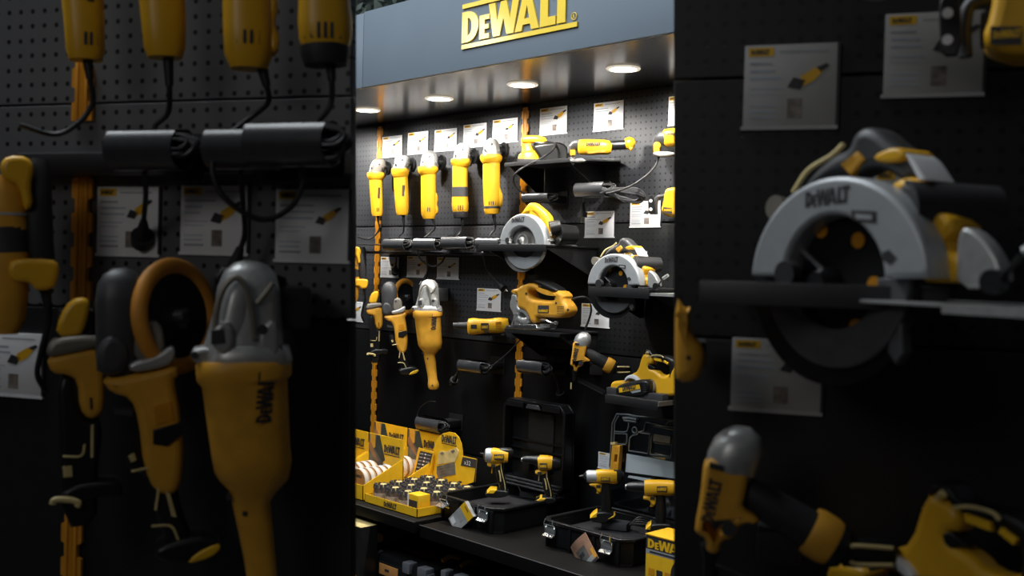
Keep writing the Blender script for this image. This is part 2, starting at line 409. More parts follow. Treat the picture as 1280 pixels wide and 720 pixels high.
P_ = W(606, 47, DF); v_ = (P_-CAM).normalized(); v_.y = -v_.y; l = bpy.data.lights.new('lettering_glint', 'POINT'); l.energy = 14; l.shadow_soft_size = .13; l.color = (1, .96, .88); o = bpy.data.objects.new('lettering_glint', l); col.objects.link(o); o.location = P_+v_*2.6  # unseen lamp added at the mirror angle for the lettering's hot spot
w = bpy.data.worlds.new('hall'); bpy.context.scene.world = w; w.use_nodes = True; nt = w.node_tree; bg = nt.nodes['Background']
tc = nt.nodes.new('ShaderNodeTexCoord'); sp = nt.nodes.new('ShaderNodeSeparateXYZ'); nt.links.new(tc.outputs['Generated'], sp.inputs[0])
rp_ = nt.nodes.new('ShaderNodeValToRGB'); nt.links.new(sp.outputs['Z'], rp_.inputs['Fac'])
e = rp_.color_ramp.elements; e[0].position = 0; e[0].color = (.10, .10, .11, 1); e[1].position = .7; e[1].color = (.5, .56, .62, 1)
nt.links.new(rp_.outputs['Color'], bg.inputs['Color']); bg.inputs['Strength'].default_value = .07
vs_ = bpy.context.scene.view_settings; vs_.view_transform = 'Standard'; vs_.exposure = 0
# ================================================================== cards on the wall
def card(fr, corners, label, off=.004, seed=0, pic='tool', logo_chip=True, group='product cards on the wall', clear=True, pm='paper'):
    """white product card; corners px: left top, right bottom"""
    (xa, ya), (xb, yb) = corners
    a = fr.p(xa, ya, off); b = fr.p(xb, yb, off)
    x0, x1, z1, z0 = a.x, b.x, a.z, b.z
    w, h = x1-x0, z1-z0; rn = random.Random(seed)
    t = thing('product_card', label, 'card', fr, group)
    mb = MB(pm).box((x0, -off, z0), (x1, -.0004, z1), .0006)
    def R_(u0, v0, u1, v1, m, k=1): mb.use(m); y = -off-.0004*k; mb.quad((x0+u0*w, y, z0+v0*h), (x0+u1*w, y, z0+v0*h), (x0+u1*w, y, z0+v1*h), (x0+u0*w, y, z0+v1*h))
    if logo_chip:
        R_(.04, .86, .32, .97, 'carton_yellow'); mb.use('print_dark'); logo(mb, (x0+.07*w, -off-.0009, z0+.885*h), EX, EZ, .06*h, .2*w, nd=(0, -1, 0))
    R_(.38, .90, .9, .92, 'print_grey')
    for k in range(3): R_(.06, .76-.09*k, .3+rn.random()*.25, .785-.09*k, 'print_blue' if k else 'print_grey')
    R_(.06, .46, .42, .475, 'print_blue'); R_(.06, .40, .36, .412, 'print_blue')
    R_(.06, .10, .36, .13, 'print_grey'); R_(.06, .18, .34, .20, 'print_blue'); R_(.06, .25, .36, .265, 'print_blue')
    R_(.48, .10, .64, .34, 'picture')
    # small picture of the tool
    s = .12+.05*rn.random(); cx, cy = .68+.08*rn.random(), .56+.1*rn.random(); y = -off-.0008
    def Q(pts, m): mb.use(m); mb.poly([(x0+(cx+u*s)*w, y, z0+(cy+v*s*1.1)*h) for u, v in pts])
    Q([(-1.4, -.55), (-.5, -.75), (-.1, -.1), (-1.0, .15)], 'print_dark'); Q([(-.3, -.5), (.5, -.1), (1.1, .6), (.5, .8), (-.5, .2)], 'yellow'); Q([(.9, .45), (1.5, .9), (1.3, 1.1), (.6, .8)], 'print_dark')
    mb.obj('printed_sheet', t)
    if clear:
        mb2 = MB('print_dark').box((x0+w-.001, -off+.0005, z0), (x0+w+.004, -.0002, z1))
        mb2.use(pm).box((x0-.003, -off-.0002, z0-.004), (x1+.003, -.0004, z0+.001)).obj('card_holder', t)
    return t
WF = Fr(640, 360, 0)
CARDS = [
 (((478, 171.5), (502, 194.5)), 'white product card beside the left yellow upright, above the leftmost grinder'),
 (((510, 166.5), (534.5, 190.5)), 'white product card second from the left in the top row, above the second grinder'),
 (((543.5, 163), (570.5, 186.5)), 'white product card third from the left in the top row, above the middle grinder'),
 (((579.5, 156.5), (607.5, 181.5)), 'white product card above the grinder with the dark waist band'),
 (((616, 150.5), (646.5, 176)), 'white product card just left of the middle upright, above the tallest grinder'),
 (((675, 136), (708, 165.5)), 'white product card just right of the middle upright, above the palm sander'),
 (((742.5, 129.5), (778.5, 160)), 'white product card above the right angle drill, in the top row'),
 (((836, 121), (862, 154)), 'white product card cut by the right edge of the main wall, topmost on the right'),
 (((731.5, 264.5), (767, 296)), 'white product card with yellow chip under the coiled cable, above the right circular saw'),
 (((788, 252), (825, 283)), 'white product card partly behind the dark bracket at right'),
 (((476, 321), (498, 346.5)), 'white product card under the cable tubes crossed by a black plug, leftmost of three'),
 (((509, 320), (533.5, 346.5)), 'white product card under the cable tubes, middle one of three'),
 (((546.5, 321.5), (573, 349)), 'white product card under the cable tubes with a hanging cable loop, right one of three'),
 (((430, 376), (453, 402)), 'white product card at the far left below the hammer drill'),
 (((596.5, 360), (625.5, 389)), 'white product card left of the jigsaw, above the straight grinder'),
 (((780, 313.5), (808, 345)), 'white product card mostly hidden behind the right circular saw'),
 (((727, 379), (761, 409.5)), 'white product card below the right saw shelf, crossed by a black cable'),
 (((748, 564.5), (777, 590)), 'white product card low on the wall behind the clear organizer lid'),
]
for i, (c, l) in enumerate(CARDS): card(WF, c, l, seed=i)
# ================================================================== tools
def hook_block(t, fr, px, py, w=.05, h=.05, back=.1):
    """black bracket that carries a tool off the board"""
    c = fr.p(px, py)
    MB('shelf_black').box((c.x-w/2, -.01, c.z-h/2), (c.x+w/2, back, c.z+h/2), .004).obj('wall_bracket', t)
def grinder(label, A, hd, col_, sec, cord, group='corded angle grinders hanging in the top row', label_at=None, vents=None, paddle=None, band=None, endcap=None, clear_head=False, D=.12, cm='yellow'):
    """A anchor px; hd = head dome sections; col_ = collar sections; sec = body sections"""
    fr = Fr(A[0], A[1], D, 'cam'); t = thing('angle_grinder', label, 'angle grinder', fr, group)
    mb = MB(cm); body(mb, fr, sec, 0, .95, 2.6)
    if paddle:
        mb.use(cm); plate(mb, fr, paddle, -.018, .018, .008, smooth=1)
    if vents:
        mb.use('print_dark'); y, xs_, hh = vents
        for x in xs_:
            a = fr.p(x, y, 0); r = sec[-2][2]*fr.m; dx = a.x-fr.p(sec[-2][0], y, 0).x; yy = -r*.97*math.sqrt(max(.05, 1-(dx/r)**2))-.0008
            mb.box((a.x-.0022, yy, a.z-hh*fr.m), (a.x+.0022, yy+.004, a.z+hh*fr.m))
    if label_at:
        x0, y0, x1, y1 = label_at; mb.use('graphite'); a = fr.p(x0, y0); b = fr.p(x1, y1); r = sec[1][2]*fr.m; xc = fr.p(sec[1][0], (y0+y1)/2).x
        def sf(x): d = min(.97, abs(x-xc)/r); return -r*.97*math.sqrt(1-d**2)-.0015
        n = 6
        for k in range(n):
            u0 = a.x+(b.x-a.x)*k/n; u1 = a.x+(b.x-a.x)*(k+1)/n
            mb.quad((u0, sf(u0), b.z), (u1, sf(u1), b.z), (u1, sf(u1), a.z), (u0, sf(u0), a.z))
    mb.obj('motor_housing', t)
    cb = MB(cm); body(cb, fr, col_, 0, 1, 2.6); cb.obj('collar', t)
    h = MB('warm_grey' if clear_head else 'alu'); body(h, fr, hd, 0, .95, 2.8)
    c = fr.p(hd[1][0], hd[1][1]); r = hd[1][2]*fr.m
    for s in (-1, 1): h.use('steel').cone((c.x+s*r*.75, -r*.85, c.z), (c.x+s*r*.75, -r*1.0, c.z), .004, n=10)
    k = len(hd)//2; c2 = fr.p(hd[k][0], hd[k][1]); h.use('print_dark').cone((c2.x, -hd[k][2]*fr.m*.9, c2.z), (c2.x, -hd[k][2]*fr.m*1.0, c2.z), .005, n=10)
    hob = h.obj('gear_head', t)
    g = MB('black'); r2 = hd[1][2]*fr.m
    g.cone((c.x+r2*.7, .0, c.z+.006), (c.x+r2*1.35, .012, c.z+.006), .018, n=18); g.cone((c.x+r2*1.3, .01, c.z+.006), (c.x+r2*1.6, .016, c.z+.006), .036, .034, n=28)
    g.obj('spindle_guard', t)
    if band:
        bm_ = MB('graphite'); body(bm_, fr, band, 0, .97, 2.6); bm_.obj('grip_band', t)
    if endcap:
        bm_ = MB('rubber'); body(bm_, fr, endcap, 0, .95, 2.4); bm_.obj('end_cap', t)
    cm_ = MB('cable'); pts = [fr.p(x, y, -d) for x, y, d in cord]; n0 = 3
    cm_.cone(pts[0], pts[1], .0085, .006, 12); cm_.tube(pts, .0042, 8, 6); cm_.obj('power_cord', t)
    hook_block(t, fr, hd[1][0]+4, hd[1][1]+2, .06, .05, .10)
    return t
T_TOOLS = {}
T_TOOLS['g1'] = grinder('leftmost corded yellow angle grinder in the top row, with black label', (470, 245),
 [(470, 217, 9.2), (471, 211, 8.8), (474, 206, 9.5), (474, 201, 7.8), (474, 198.2, 4)],
 [(470, 216, 10.6), (470, 218.5, 11.2), (469.8, 221.5, 10.8), (469.7, 224.5, 8.9)],
 [(469.7, 222, 8.3), (470, 232, 8.2), (470.6, 245, 7.9), (471.2, 256, 7.5), (471.5, 266, 7.2), (471.6, 270, 6.2)],
 [(472, 268, 0), (473, 277, .0), (474, 286, .01), (469, 294, .02), (460, 299, .03), (447, 296, .02)], label_at=(472.5, 235, 477.3, 248.5), vents=(262.5, (471.5, 473.5, 475.5), 2.5), clear_head=True)
T_TOOLS['g2'] = grinder('second corded yellow angle grinder from the left in the top row', (501, 245),
 [(500.5, 212.5, 9.5), (501.5, 207, 9.2), (503, 201, 9.8), (504, 197, 8), (504, 194.5, 4)],
 [(500.3, 211, 10.8), (500.3, 213.5, 11.4), (500.5, 217, 10.8), (500.8, 221, 9.2)],
 [(500.8, 219, 8.9), (501.2, 232, 9), (502, 246, 8.8), (502.6, 257, 8.4), (502.8, 265, 7.9), (502.9, 269, 6.6)],
 [(504, 268, 0), (504.5, 280, .0), (504, 290, .02), (499, 297, .03), (515, 304, .0), (524, 310, .01)], label_at=(502.6, 232, 509, 246))
T_TOOLS['g3'] = grinder('middle corded yellow angle grinder of the five, with vent slots', (536, 240),
 [(536, 211, 11), (536.5, 204, 10.8), (537, 197, 10), (537.5, 191.5, 8), (538, 188.6, 4.5)],
 [(535, 208.5, 12), (535, 211, 12.9), (535.2, 214.5, 12.6), (535.5, 218, 9.9)],
 [(535.5, 216, 9.4), (535.5, 230, 9.4), (535.6, 245, 9.5), (535.8, 258, 9.6), (536, 268, 9.3), (536, 273.5, 7)],
 [(541, 272, 0), (543, 280, 0), (543.5, 286, .01), (538, 291, .02), (528, 300, .0), (522, 311, -.02), (526, 324, -.02), (540, 333, -.02), (552, 328, -.02), (558, 316, 0)],
 vents=(262.5, (529.5, 532, 534.5, 537, 539.5, 542), 2.6), paddle=[(543, 240), (546, 241), (547.6, 248), (546, 256), (548, 260), (547.5, 267), (543, 268)])
T_TOOLS['g4'] = grinder('corded yellow angle grinder with a dark waist band and black end cap', (575, 228),
 [(577, 203, 11), (577.5, 196, 10.8), (578.5, 188, 10), (579, 183, 8.4), (579.2, 179.5, 5)],
 [(576, 199, 12), (576, 202, 12.9), (575.8, 205, 12.2), (575.4, 208.5, 10)],
 [(575.2, 207, 9.6), (575, 220, 9.7), (575, 233, 9.7), (575, 246, 10), (575.3, 255, 10.6), (575.4, 262, 10.2), (575.4, 265.5, 9)],
 [(577, 268, 0), (578, 278, .0), (577, 288, .01), (570, 297, .0), (567, 306, .0), (566, 316, .02)],
 vents=(260, (568, 570.5, 573, 575.5, 578, 581), 3), band=[(575, 234, 9.9), (575, 240, 10.1), (575, 246, 10.1)], endcap=[(575.2, 264.5, 9.6), (575.4, 268, 9.6), (575.6, 272, 8.4)])
T_TOOLS['g5'] = grinder('tallest corded yellow angle grinder of the five, right of the banded one', (614.5, 225),
 [(614.5, 196, 11.5), (614.5, 189, 11), (615, 181.5, 9.4), (615.5, 176.5, 7.6), (616, 173.3, 4)],
 [(614, 193.5, 12.5), (614, 196, 14), (614, 200, 13.6), (614.2, 204, 11)],
 [(614.3, 202, 10.7), (614.3, 215, 10.8), (614.4, 232, 10.7), (614.8, 246, 10.5), (615, 257, 10.2), (615, 263, 10.2), (615.2, 267.5, 8.4)],
 [(617, 266, 0), (618, 276, .0), (619, 286, .01), (613, 293, .0), (611, 302, .0), (615, 310, .03)],
 vents=(254.5, (606.5, 609, 611.5, 614, 616.5, 619, 621.5), 2.4), band=[(615, 258, 10.35), (615, 259.5, 10.4), (615, 261, 10.35)],
 paddle=[(622, 232), (625, 233), (627, 240), (628.6, 243), (628.2, 258.5), (622, 260)])
# ---------------------------------------------------------------- cable tubes
def cable_tube(fr_px, x0, y0, x1, y1, d, label, group='black cable tubes on the wall', loops=True, seed=0, r=None, slant=0):
    """a black half-open tube along the wall: x0..x1 the px run of the axis, y0/y1 top and bottom at the left end"""
    ym = (y0+y1)/2; fr = Fr(x0, ym, d); t = thing('cable_tube', label, 'cable holder', fr, group)
    hgt = (y1-y0)*fr.m; r = hgt/2; L = fr.p(x1, ym+slant).x
    mb = MB('tube_black'); n = 18; vs = []; fs = []
    for x in (0, L):
        for k in range(n+1):
            a = R(-20+300*k/n)+R(150); vs.append((x, cos(a)*r, sin(a)*r))
        for k in range(n+1):
            a = R(-20+300*k/n)+R(150); vs.append((x, cos(a)*r*.9, sin(a)*r*.9))
    m = n+1
    for k in range(n):
        fs += [[k, k+1, 2*m+k+1, 2*m+k], [m+k, 3*m+k, 3*m+k+1, m+k+1], [k, m+k, m+k+1, k+1], [2*m+k, 2*m+k+1, 3*m+k+1, 3*m+k]]
    mb.add(vs, fs); mb.obj('tube', t)
    MB('shelf_black').box((L*.25, r*.6, -.02), (L*.75, d-.002, .012), .003).box((L*.2, d-.006, -.04), (L*.8, d-.001, .035), .002).obj('wall_mount', t)
    if loops:
        rn = random.Random(seed); c = MB('cable')
        for k in range(6):
            o = V((L+rn.uniform(-.01, .012), rn.uniform(-.4, .4)*r, rn.uniform(-.35, .35)*r)); q = r*rn.uniform(.5, .72)
            c.tube([o+V((-.08, 0, q*.5)), o+V((-.02, 0, q*.6)), o+V((.015, q*.3, q*.5)), o+V((.026, q*.1, 0)), o+V((.012, -q*.2, -q*.5)), o+V((-.03, 0, -q*.5)), o+V((-.09, 0, -q*.4))], .0036, 7, 4)
        c.obj('bundled_cable', t)
    return t
TB = {}
TB['r1'] = cable_tube(0, 484, 297, 510, 314, .16, 'black cable tube under the two leftmost grinders, leftmost in the row of tubes', seed=1)
TB['r2'] = cable_tube(0, 522, 296.5, 549, 313.5, .16, 'black cable tube under the middle grinder, second in the row', seed=2)
TB['r3'] = cable_tube(0, 557, 294, 588, 312.5, .16, 'black cable tube under the dark banded grinder, third in the row', seed=3)
TB['r4'] = cable_tube(0, 599, 296, 628, 312, .16, 'black cable tube just left of the left circular saw', seed=4)
cable_tube(0, 655.5, 241, 688, 253.5, .14, 'black cable tube below the palm sander shelf', seed=5)
cable_tube(0, 723.5, 227, 759, 248, .15, 'shiny black cable tube with the big coil of grey cable spilling right', seed=6)
cable_tube(0, 577.5, 447, 606, 465, .15, 'black cable tube below the straight grinder, left of the middle upright', seed=7)
cable_tube(0, 651.5, 447, 683, 466, .15, 'black cable tube in front of the middle upright, below the jigsaw', seed=8)
cable_tube(0, 525.5, 518, 554, 537, .15, 'black cable tube low on the wall behind the bit set display', seed=9)
def rail():
    fr = Fr(455, 305, .16); t = thing('tool_rail', 'dark shelf rail carrying the row of cable tubes at left', 'rail', fr)
    a = fr.p(453, 305); b = fr.p(628, 305)
    MB('shelf_black').box((a.x, .02, -.046), (b.x, .155, -.034), .003).obj('plate', t)
    MB('graphite').box((a.x, -.03, -.004), (fr.p(478, 300).x, .12, .0), .001).obj('left_end_tray', t)
rail()
def loose(name, label, pts, r=.0042, cat='cable', m='cable', group=None, plug=False):
    P = [W(*p) for p in pts]; fr = Fr(0, 0, 0, 0, P[0]); t = thing(name, label, cat, fr, group)
    cd_ = MB(m).tube([p-P[0] for p in P], r, 8, 6).obj('cord', t)
    if plug:
        e = P[-1]-P[0]; d = (P[-1]-P[-2]).normalized(); mb = MB('rubber'); s = EX.cross(d).normalized()
        mb.cone(e-d*.01, e+d*.035, .006, .014, 12).cone(e+d*.03, e+d*.05, .019, .018, 14); mb.use('steel')
        for k in (-1, 1): mb.cone(e+d*.05+EX*k*.009, e+d*.072+EX*k*.009, .0026, n=8)
        mb.obj('plug', cd_)
    return t
PL = {}
PL['p1'] = loose('plug_cable', 'black cable hanging from the rail with a plug over the leftmost lower card', [(495, 314, .13), (495.5, 322, .1), (495, 328, .07), (494.5, 334, .05)], plug=True)
PL['p2'] = loose('plug_cable', 'black cable hanging from the rail behind the polisher head', [(533, 314, .12), (534, 328, .08), (534.5, 338, .06), (532, 346, .06)], plug=True)
loose('plug_cable', 'dark cable with plug hanging right of the three lower cards', [(603, 315, .12), (608, 335, .04), (615, 346, .03), (622, 353, .03)], plug=True)
loose('plug_cable', 'black cable with a plug hanging below the shiny cable tube', [(728, 246, .12), (728.5, 250, .11), (728, 253, .1), (728, 256, .1)], plug=True)
loose('plug_cable', 'thin cable with a bright metal tip hanging below the middle cable tube', [(691, 464, .12), (694, 472, .1), (697, 480, .09), (698, 484, .08)], plug=True)
loose('plug_cable', 'thin cable end hanging left of the cable tube below the straight grinder', [(578, 455, .12), (573, 464, .1), (570, 470, .09)], plug=True)
loose('tool_cable', 'black cable from the jigsaw crossing down over a product card', [(738, 380, .1), (739, 388, .06), (736, 400, .05), (731, 412, .06)])
loose('tool_cable', 'thin cable rising from the lower left tube to the middle upright', [(616, 457, .14), (628, 447, .1), (638, 438, .07), (650, 425, .05)], r=.003)
loose('tool_cable', 'thin cable curving over the low cable tube behind the bit display', [(544.5, 502.5, .13), (536, 502, .13), (526, 509, .13), (522, 518, .13), (521.5, 527, .14)], r=.003)
loose('tool_cable', 'grey cable slanting down right from the low cable tube', [(555, 529, .14), (561, 536, .12), (567, 543, .1), (572, 546, .1)], r=.0035)
def coil(px0, py0, label):
    fr = Fr(px0, py0, .16); t = thing('cable_coil', label, 'cable', fr); mb = MB('graphite'); rn = random.Random(5)
    for k in range(8):
        q = lambda x, y, j: fr.p(x+rn.uniform(-1.5, 1.5), y+rn.uniform(-1.5, 1.5), .015+j)
        w_ = rn.uniform(-4, 4); h_ = rn.uniform(-4, 3)
        mb.tube([q(752, 240, 0), q(764, 238, .02), q(780, 237+h_, .03), q(797+w_, 240+h_, .02), q(803+w_, 247+h_*.5, 0), q(795+w_, 252, -.01), q(780, 249+h_, .0), q(766, 243, .01), q(754, 236, .01)], .0036, 7, 5)
    return t.name, mb.obj('loops', t), t
COIL = coil(757, 240, 'bundled loops of grey cable spilling from the shiny cable tube')[2]
# ================================================================== shelves on the board
def wall_shelf(x0, x1, y0, y1, d, label, back=None, group='small black tool shelves'):
    """front face px rect at depth d from the wall, top edge y0 at x0"""
    fr = Fr(x0, y0, d); t = thing('tool_shelf', label, 'shelf', fr, group)
    L = fr.p(x1, y0).x; h = (y1-y0)*fr.m
    MB('shelf_black').box((0, 0, -.006), (L, d-.003, 0), .001).obj('shelf_plate', t)
    MB('shelf_black').box((0, -.003, -h), (L, 0, .001), .001).obj('front_lip', t)
    for x in (.012, L-.016): MB('shelf_black').prism([(0, -.007), (d-.003, -.007), (d-.003, -.12), (d-.03, -.12)], x, x+.004, map=lambda v: V((v.y, v.x, v.z))).obj('gusset', t)
    return t
# ---------------------------------------------------------------- palm sander
wall_shelf(631, 713, 204, 208.5, .22, 'black tool shelf under the palm sander at the top')
def palm_sander():
    fr = Fr(668, 190, .13, 'cam'); t = thing('palm_sander', 'small yellow palm sander with black dust box on the top shelf', 'sander', fr)
    mb = MB('yellow'); body(mb, fr, [(652.5, 174.5, 2.6), (655, 174.5, 4.6), (664, 174, 5), (674, 174.5, 5), (680, 176.5, 4.6), (682, 178, 3)], 0, 1.2); mb.obj('top_grip', t)
    mb = MB('yellow'); body(mb, fr, [(658, 180, 5.5), (659, 184, 5.6), (660, 189, 7), (660.5, 192, 12), (660.8, 197, 13.6), (661, 202, 14)], 0, .9, 3)
    mb.use('yellow_dark'); plate(mb, fr, [(649.5, 197), (656, 197), (656, 201.5), (649.5, 201.5)], .045, .0478, .001); mb.obj('housing', t)
    mb = MB('black'); body(mb, fr, [(668, 178, 4), (676, 180, 5), (684, 181, 5)], 0, 1.1); plate(mb, fr, [(664, 181), (690, 177), (704, 178), (711, 186), (711, 200), (706, 203.5), (676, 203.5), (674, 196), (668, 188)], -.04, .04, .012, smooth=1); mb.obj('dust_box', t)
    MB('rubber').box(fr.p(646, 204.2, .05), fr.p(676, 202, -.05), .003).obj('sanding_pad', t)
    mb = MB('cable'); mb.tube([fr.p(682, 177, .0), fr.p(694, 180, .05), (fr.p(690, 188, .09)), fr.p(676, 198, .13), fr.p(655, 209, .13), fr.p(643, 219, .1), fr.p(643, 230, .06), fr.p(649, 238, .03), fr.p(656, 242, .01)], .0042, 8, 6); mb.obj('power_cord', t)
palm_sander()
# ---------------------------------------------------------------- right angle drill
def right_angle_drill():
    fr = Fr(753, 185, .13, 'cam'); t = thing('right_angle_drill', 'horizontal yellow right angle drill with a black neck and bulbous yellow end', 'drill', fr)
    mb = MB('yellow'); body(mb, fr, [(722.5, 184, 7), (725, 184, 9.6), (735, 184, 9.8), (752, 184, 9.3), (760, 184.5, 9), (764.5, 185, 6.5)], 0, .95, 2.8)
    mb.use('print_dark'); c = fr.p(733, 183.5); logo(mb, (c.x, -.0345, c.z), EX+V((0, 0, .03)), EZ, .013, .055, nd=(0, -1, 0))
    mb.use('yellow_dark'); plate(mb, fr, [(732, 188.5), (757, 187), (757, 190.5), (735, 192)], .024, .029, .001); mb.obj('motor_housing', t)
    mb = MB('graphite'); body(mb, fr, [(725, 182, 8), (718, 182, 6.6), (714, 186, 5), (713.5, 192, 4)], 0, .9); mb.use('yellow'); body(mb, fr, [(716, 187.5, 3.2), (716, 194, 3.2)], .015, 1, 6); mb.obj('gear_head', t)
    mb = MB('black'); body(mb, fr, [(762, 182, 6), (772, 181.5, 6), (784, 181, 6)], 0, 1); mb.obj('grip', t)
    mb = MB('yellow'); body(mb, fr, [(780, 179.5, 4), (782, 179.5, 7), (787, 179, 8.2), (791, 179.5, 6.8), (794, 180, 3)], 0, 1); mb.use('yellow_dark'); body(mb, fr, [(786, 184, 2), (788, 186, 3), (791, 184, 2)], .012, 1); mb.obj('battery_end', t)
    mb = MB('alu'); body(mb, fr, [(716, 194, 3), (716, 203, 2.4), (716.5, 206, 1.5)], 0, 1); plate(mb, fr, [(712, 199), (727, 197.5), (733, 201), (724, 202.5), (713, 202)], -.02, .02, .003); mb.obj('chuck', t)
    hook_block(t, fr, 750, 200, .16, .012, .16); MB('graphite').box(fr.p(794, 175.5, -.05), fr.p(818, 177, -.058)).obj('support_arm', t)
right_angle_drill()
def multi_tool():
    fr = Fr(832, 178, .13, 'cam'); t = thing('oscillating_tool', 'yellow and black oscillating tool at the upper right edge of the wall', 'multi tool', fr)
    mb = MB('yellow'); body(mb, fr, [(828, 174, 8), (832, 173, 11.5), (842, 172, 12), (862, 172, 11), (872, 172, 8)], 0, .95, 2.8); mb.use('print_dark'); c = fr.p(833, 171); logo(mb, (c.x, -.041, c.z), EX, EZ, .01, .05, nd=(0, -1, 0)); mb.obj('motor_housing', t)
    mb = MB('graphite'); body(mb, fr, [(833, 173, 9.6), (826, 173, 9), (821, 175, 6), (818.5, 178, 3)], 0, 1); mb.obj('gear_head', t)
    mb = MB('yellow'); plate(mb, fr, [(817, 177), (824, 177), (827, 182), (824, 186), (826, 192), (816.5, 193)], -.02, .02, .006, smooth=1); mb.obj('trigger_guard', t)
    mb = MB('alu'); plate(mb, fr, [(816, 190), (830, 188.5), (842, 190), (846, 193), (828, 196), (817, 194)], -.025, .025, .004, smooth=1); mb.obj('sanding_foot', t)
    mb = MB('cable'); mb.tube([fr.p(824, 194, 0), fr.p(820, 206, .01), fr.p(810, 218, .02), fr.p(793, 230, .03), fr.p(775, 238, .03), fr.p(758, 242, .01)], .004, 8, 6); mb.obj('power_cord', t)
    hook_block(t, fr, 834, 184, .05, .03, .12)
multi_tool()
def pad_sander():
    fr = Fr(832, 252, .14, 'cam'); t = thing('edge_router', 'yellow tool with a dark two-holed metal plate at the right edge', 'router', fr)
    mb = MB('yellow'); plate(mb, fr, [(826, 262), (829, 254), (831, 238), (836, 234), (864, 232), (866, 270), (840, 271), (829, 267)], -.045, .045, .014, smooth=1); mb.use('print_dark'); plate(mb, fr, [(829, 259), (840, 260), (840, 267), (829, 266)], .045, .0458); mb.use('carton_yellow'); c = fr.p(830, 264.8); logo(mb, (c.x, -.0465, c.z), EX, EZ, .009, .028, nd=(0, -1, 0)); mb.obj('housing', t)
    mb = MB('black'); ph = fr.p(813.5, 251.5); ph2 = fr.p(813.5, 262)
    plate(mb, fr, [(810, 246), (813, 243.5), (818, 244), (819, 268), (811, 268), (810.5, 260)], .012, .02, .002, smooth=1); mb.use('paper')
    for q in (ph, ph2): mb.cone((q.x, -.0205, q.z), (q.x, -.022, q.z), .006, n=14)
    mb.obj('mounting_plate', t)
    mb = MB('graphite'); mb.tube([fr.p(820, 268), fr.p(819.5, 256), fr.p(822, 247), fr.p(832, 245)], .008, 10, 5); mb.obj('frame', t); hook_block(t, fr, 834, 256, .05, .03, .12); return t
T_TOOLS['edge'] = pad_sander()
# ---------------------------------------------------------------- circular saws
def curved_plate(mb, fr, c, rx, ry, irx, iry, a0, a1, o0, o1, bev=.003, n=30, ic=None):
    ic = ic or c
    pts = [(c[0]+rx*cos(R(a0+(a1-a0)*i/n)), c[1]-ry*sin(R(a0+(a1-a0)*i/n))) for i in range(n+1)]
    pts += [(ic[0]+irx*cos(R(a1+(a0-a1)*i/n)), ic[1]-iry*sin(R(a1+(a0-a1)*i/n))) for i in range(n+1)]
    return plate(mb, fr, pts, o0, o1, bev)
def saw_left():
    fr = Fr(655, 305, .27); t = thing('circular_saw', 'corded circular saw with smooth grey guard and plain yellow handle, on the left saw shelf', 'circular saw', fr)
    c = (653, 304)
    mb = MB('guard_grey'); curved_plate(mb, fr, c, 28, 37, 17.5, 22, -4, 184, -.006, .03, .006, ic=(651, 305))
    plate(mb, fr, [(625, 296), (630, 281), (634, 283), (629, 302), (623, 303)], -.01, .02, .004, smooth=1)
    mb.use('print_dark'); a = fr.p(639.5, 278.5, .0305); b = fr.p(655.5, 277, .0305); logo(mb, a, b-a, EZ, .019, (b-a).length, nd=(0, -1, 0)); mb.obj('upper_guard', t)
    mb = MB('blade'); q = fr.p(653, 305); mb.cone((q.x, -.004, q.z), (q.x, -.0015, q.z), .112, n=48); q = fr.p(656.5, 302); mb.use('warm_grey').cone((q.x, -.016, q.z), (q.x, -.004, q.z), .034, .04, 28); mb.use('alu').ring((q.x, -.016, q.z), EY, .028, .004, 28, 6); mb.cone((q.x, -.03, q.z), (q.x, -.014, q.z), .014, .02, 20); mb.use('steel').cone((q.x, -.038, q.z), (q.x, -.03, q.z), .009, .011, 6); bl = mb.obj('blade', t)
    mb = MB('blade'); mb.use('guard_grey'); curved_plate(mb, fr, (655, 304), 25.5, 32.5, 16, 19, 180, 362, -.008, .012, .003, ic=(655, 303)); mb.obj('lower_guard', t)
    mb = MB('yellow')
    out = [(643, 270), (652, 257.5), (655.5, 252.8), (661, 252.6), (668, 258), (676, 265), (680, 270), (682, 281.5), (690, 282.5), (691.5, 291), (687, 303), (678, 303), (674, 290), (666, 273), (660, 268), (656, 267)]
    plate(mb, fr, out, -.06, -.02, .014, [[(659.5, 267), (662.5, 268.5), (669, 276.5), (668, 273), (663, 266.5)]], 1, at=0); mb.obj('rear_handle', t)
    mb = MB('black'); q = fr.p(707, 293, -.05); mb.cone((q.x-.02, .02, q.z), (q.x+.0, .10, q.z), .042, .036, 24); mb.cone((q.x-.035, .0, q.z+.02), (q.x-.01, .03, q.z+.03), .03, .026, 18); mb.use('alu').ring((q.x-.03, .01, q.z+.02), (-.5, -1, .2), .026, .003, 24, 6); mb.obj('motor_housing', t)
    mb = MB('alu'); plate(mb, fr, [(678, 292), (683, 296), (687, 302), (676, 303), (674, 296)], -.03, .012, .004, smooth=1); mb.use('black'); q = fr.p(677, 300.5, .014); mb.cone(q, q+V((0, -.012, 0)), .012, n=16); mb.use('steel'); q = fr.p(637, 300.5, .02); mb.cone(q, q+V((0, -.014, 0)), .016, .012, 16); mb.use('black'); plate(mb, fr, [(622, 298.5), (634, 300), (636, 302), (630, 302), (623, 300)], .02, .03, .003); mb.obj('depth_lever', t)
    mb = MB('alu'); a = fr.p(626, 304.8, .02); b = fr.p(684, 304.2, .02); mb.box((a.x, -.03, a.z-.004), (b.x, .15, a.z), .001); mb.obj('shoe', t)
    mb = MB('cable'); mb.tube([fr.p(688, 300, -.1), fr.p(700, 302, -.12), fr.p(712, 303, -.16), fr.p(716, 299, -.2)], .005, 8, 5); mb.obj('power_cord', t); return t
T_TOOLS['saw1'] = saw_left()
wall_shelf(599, 682.5, 305.4, 313.6, .31, 'black tool shelf under the left circular saw')
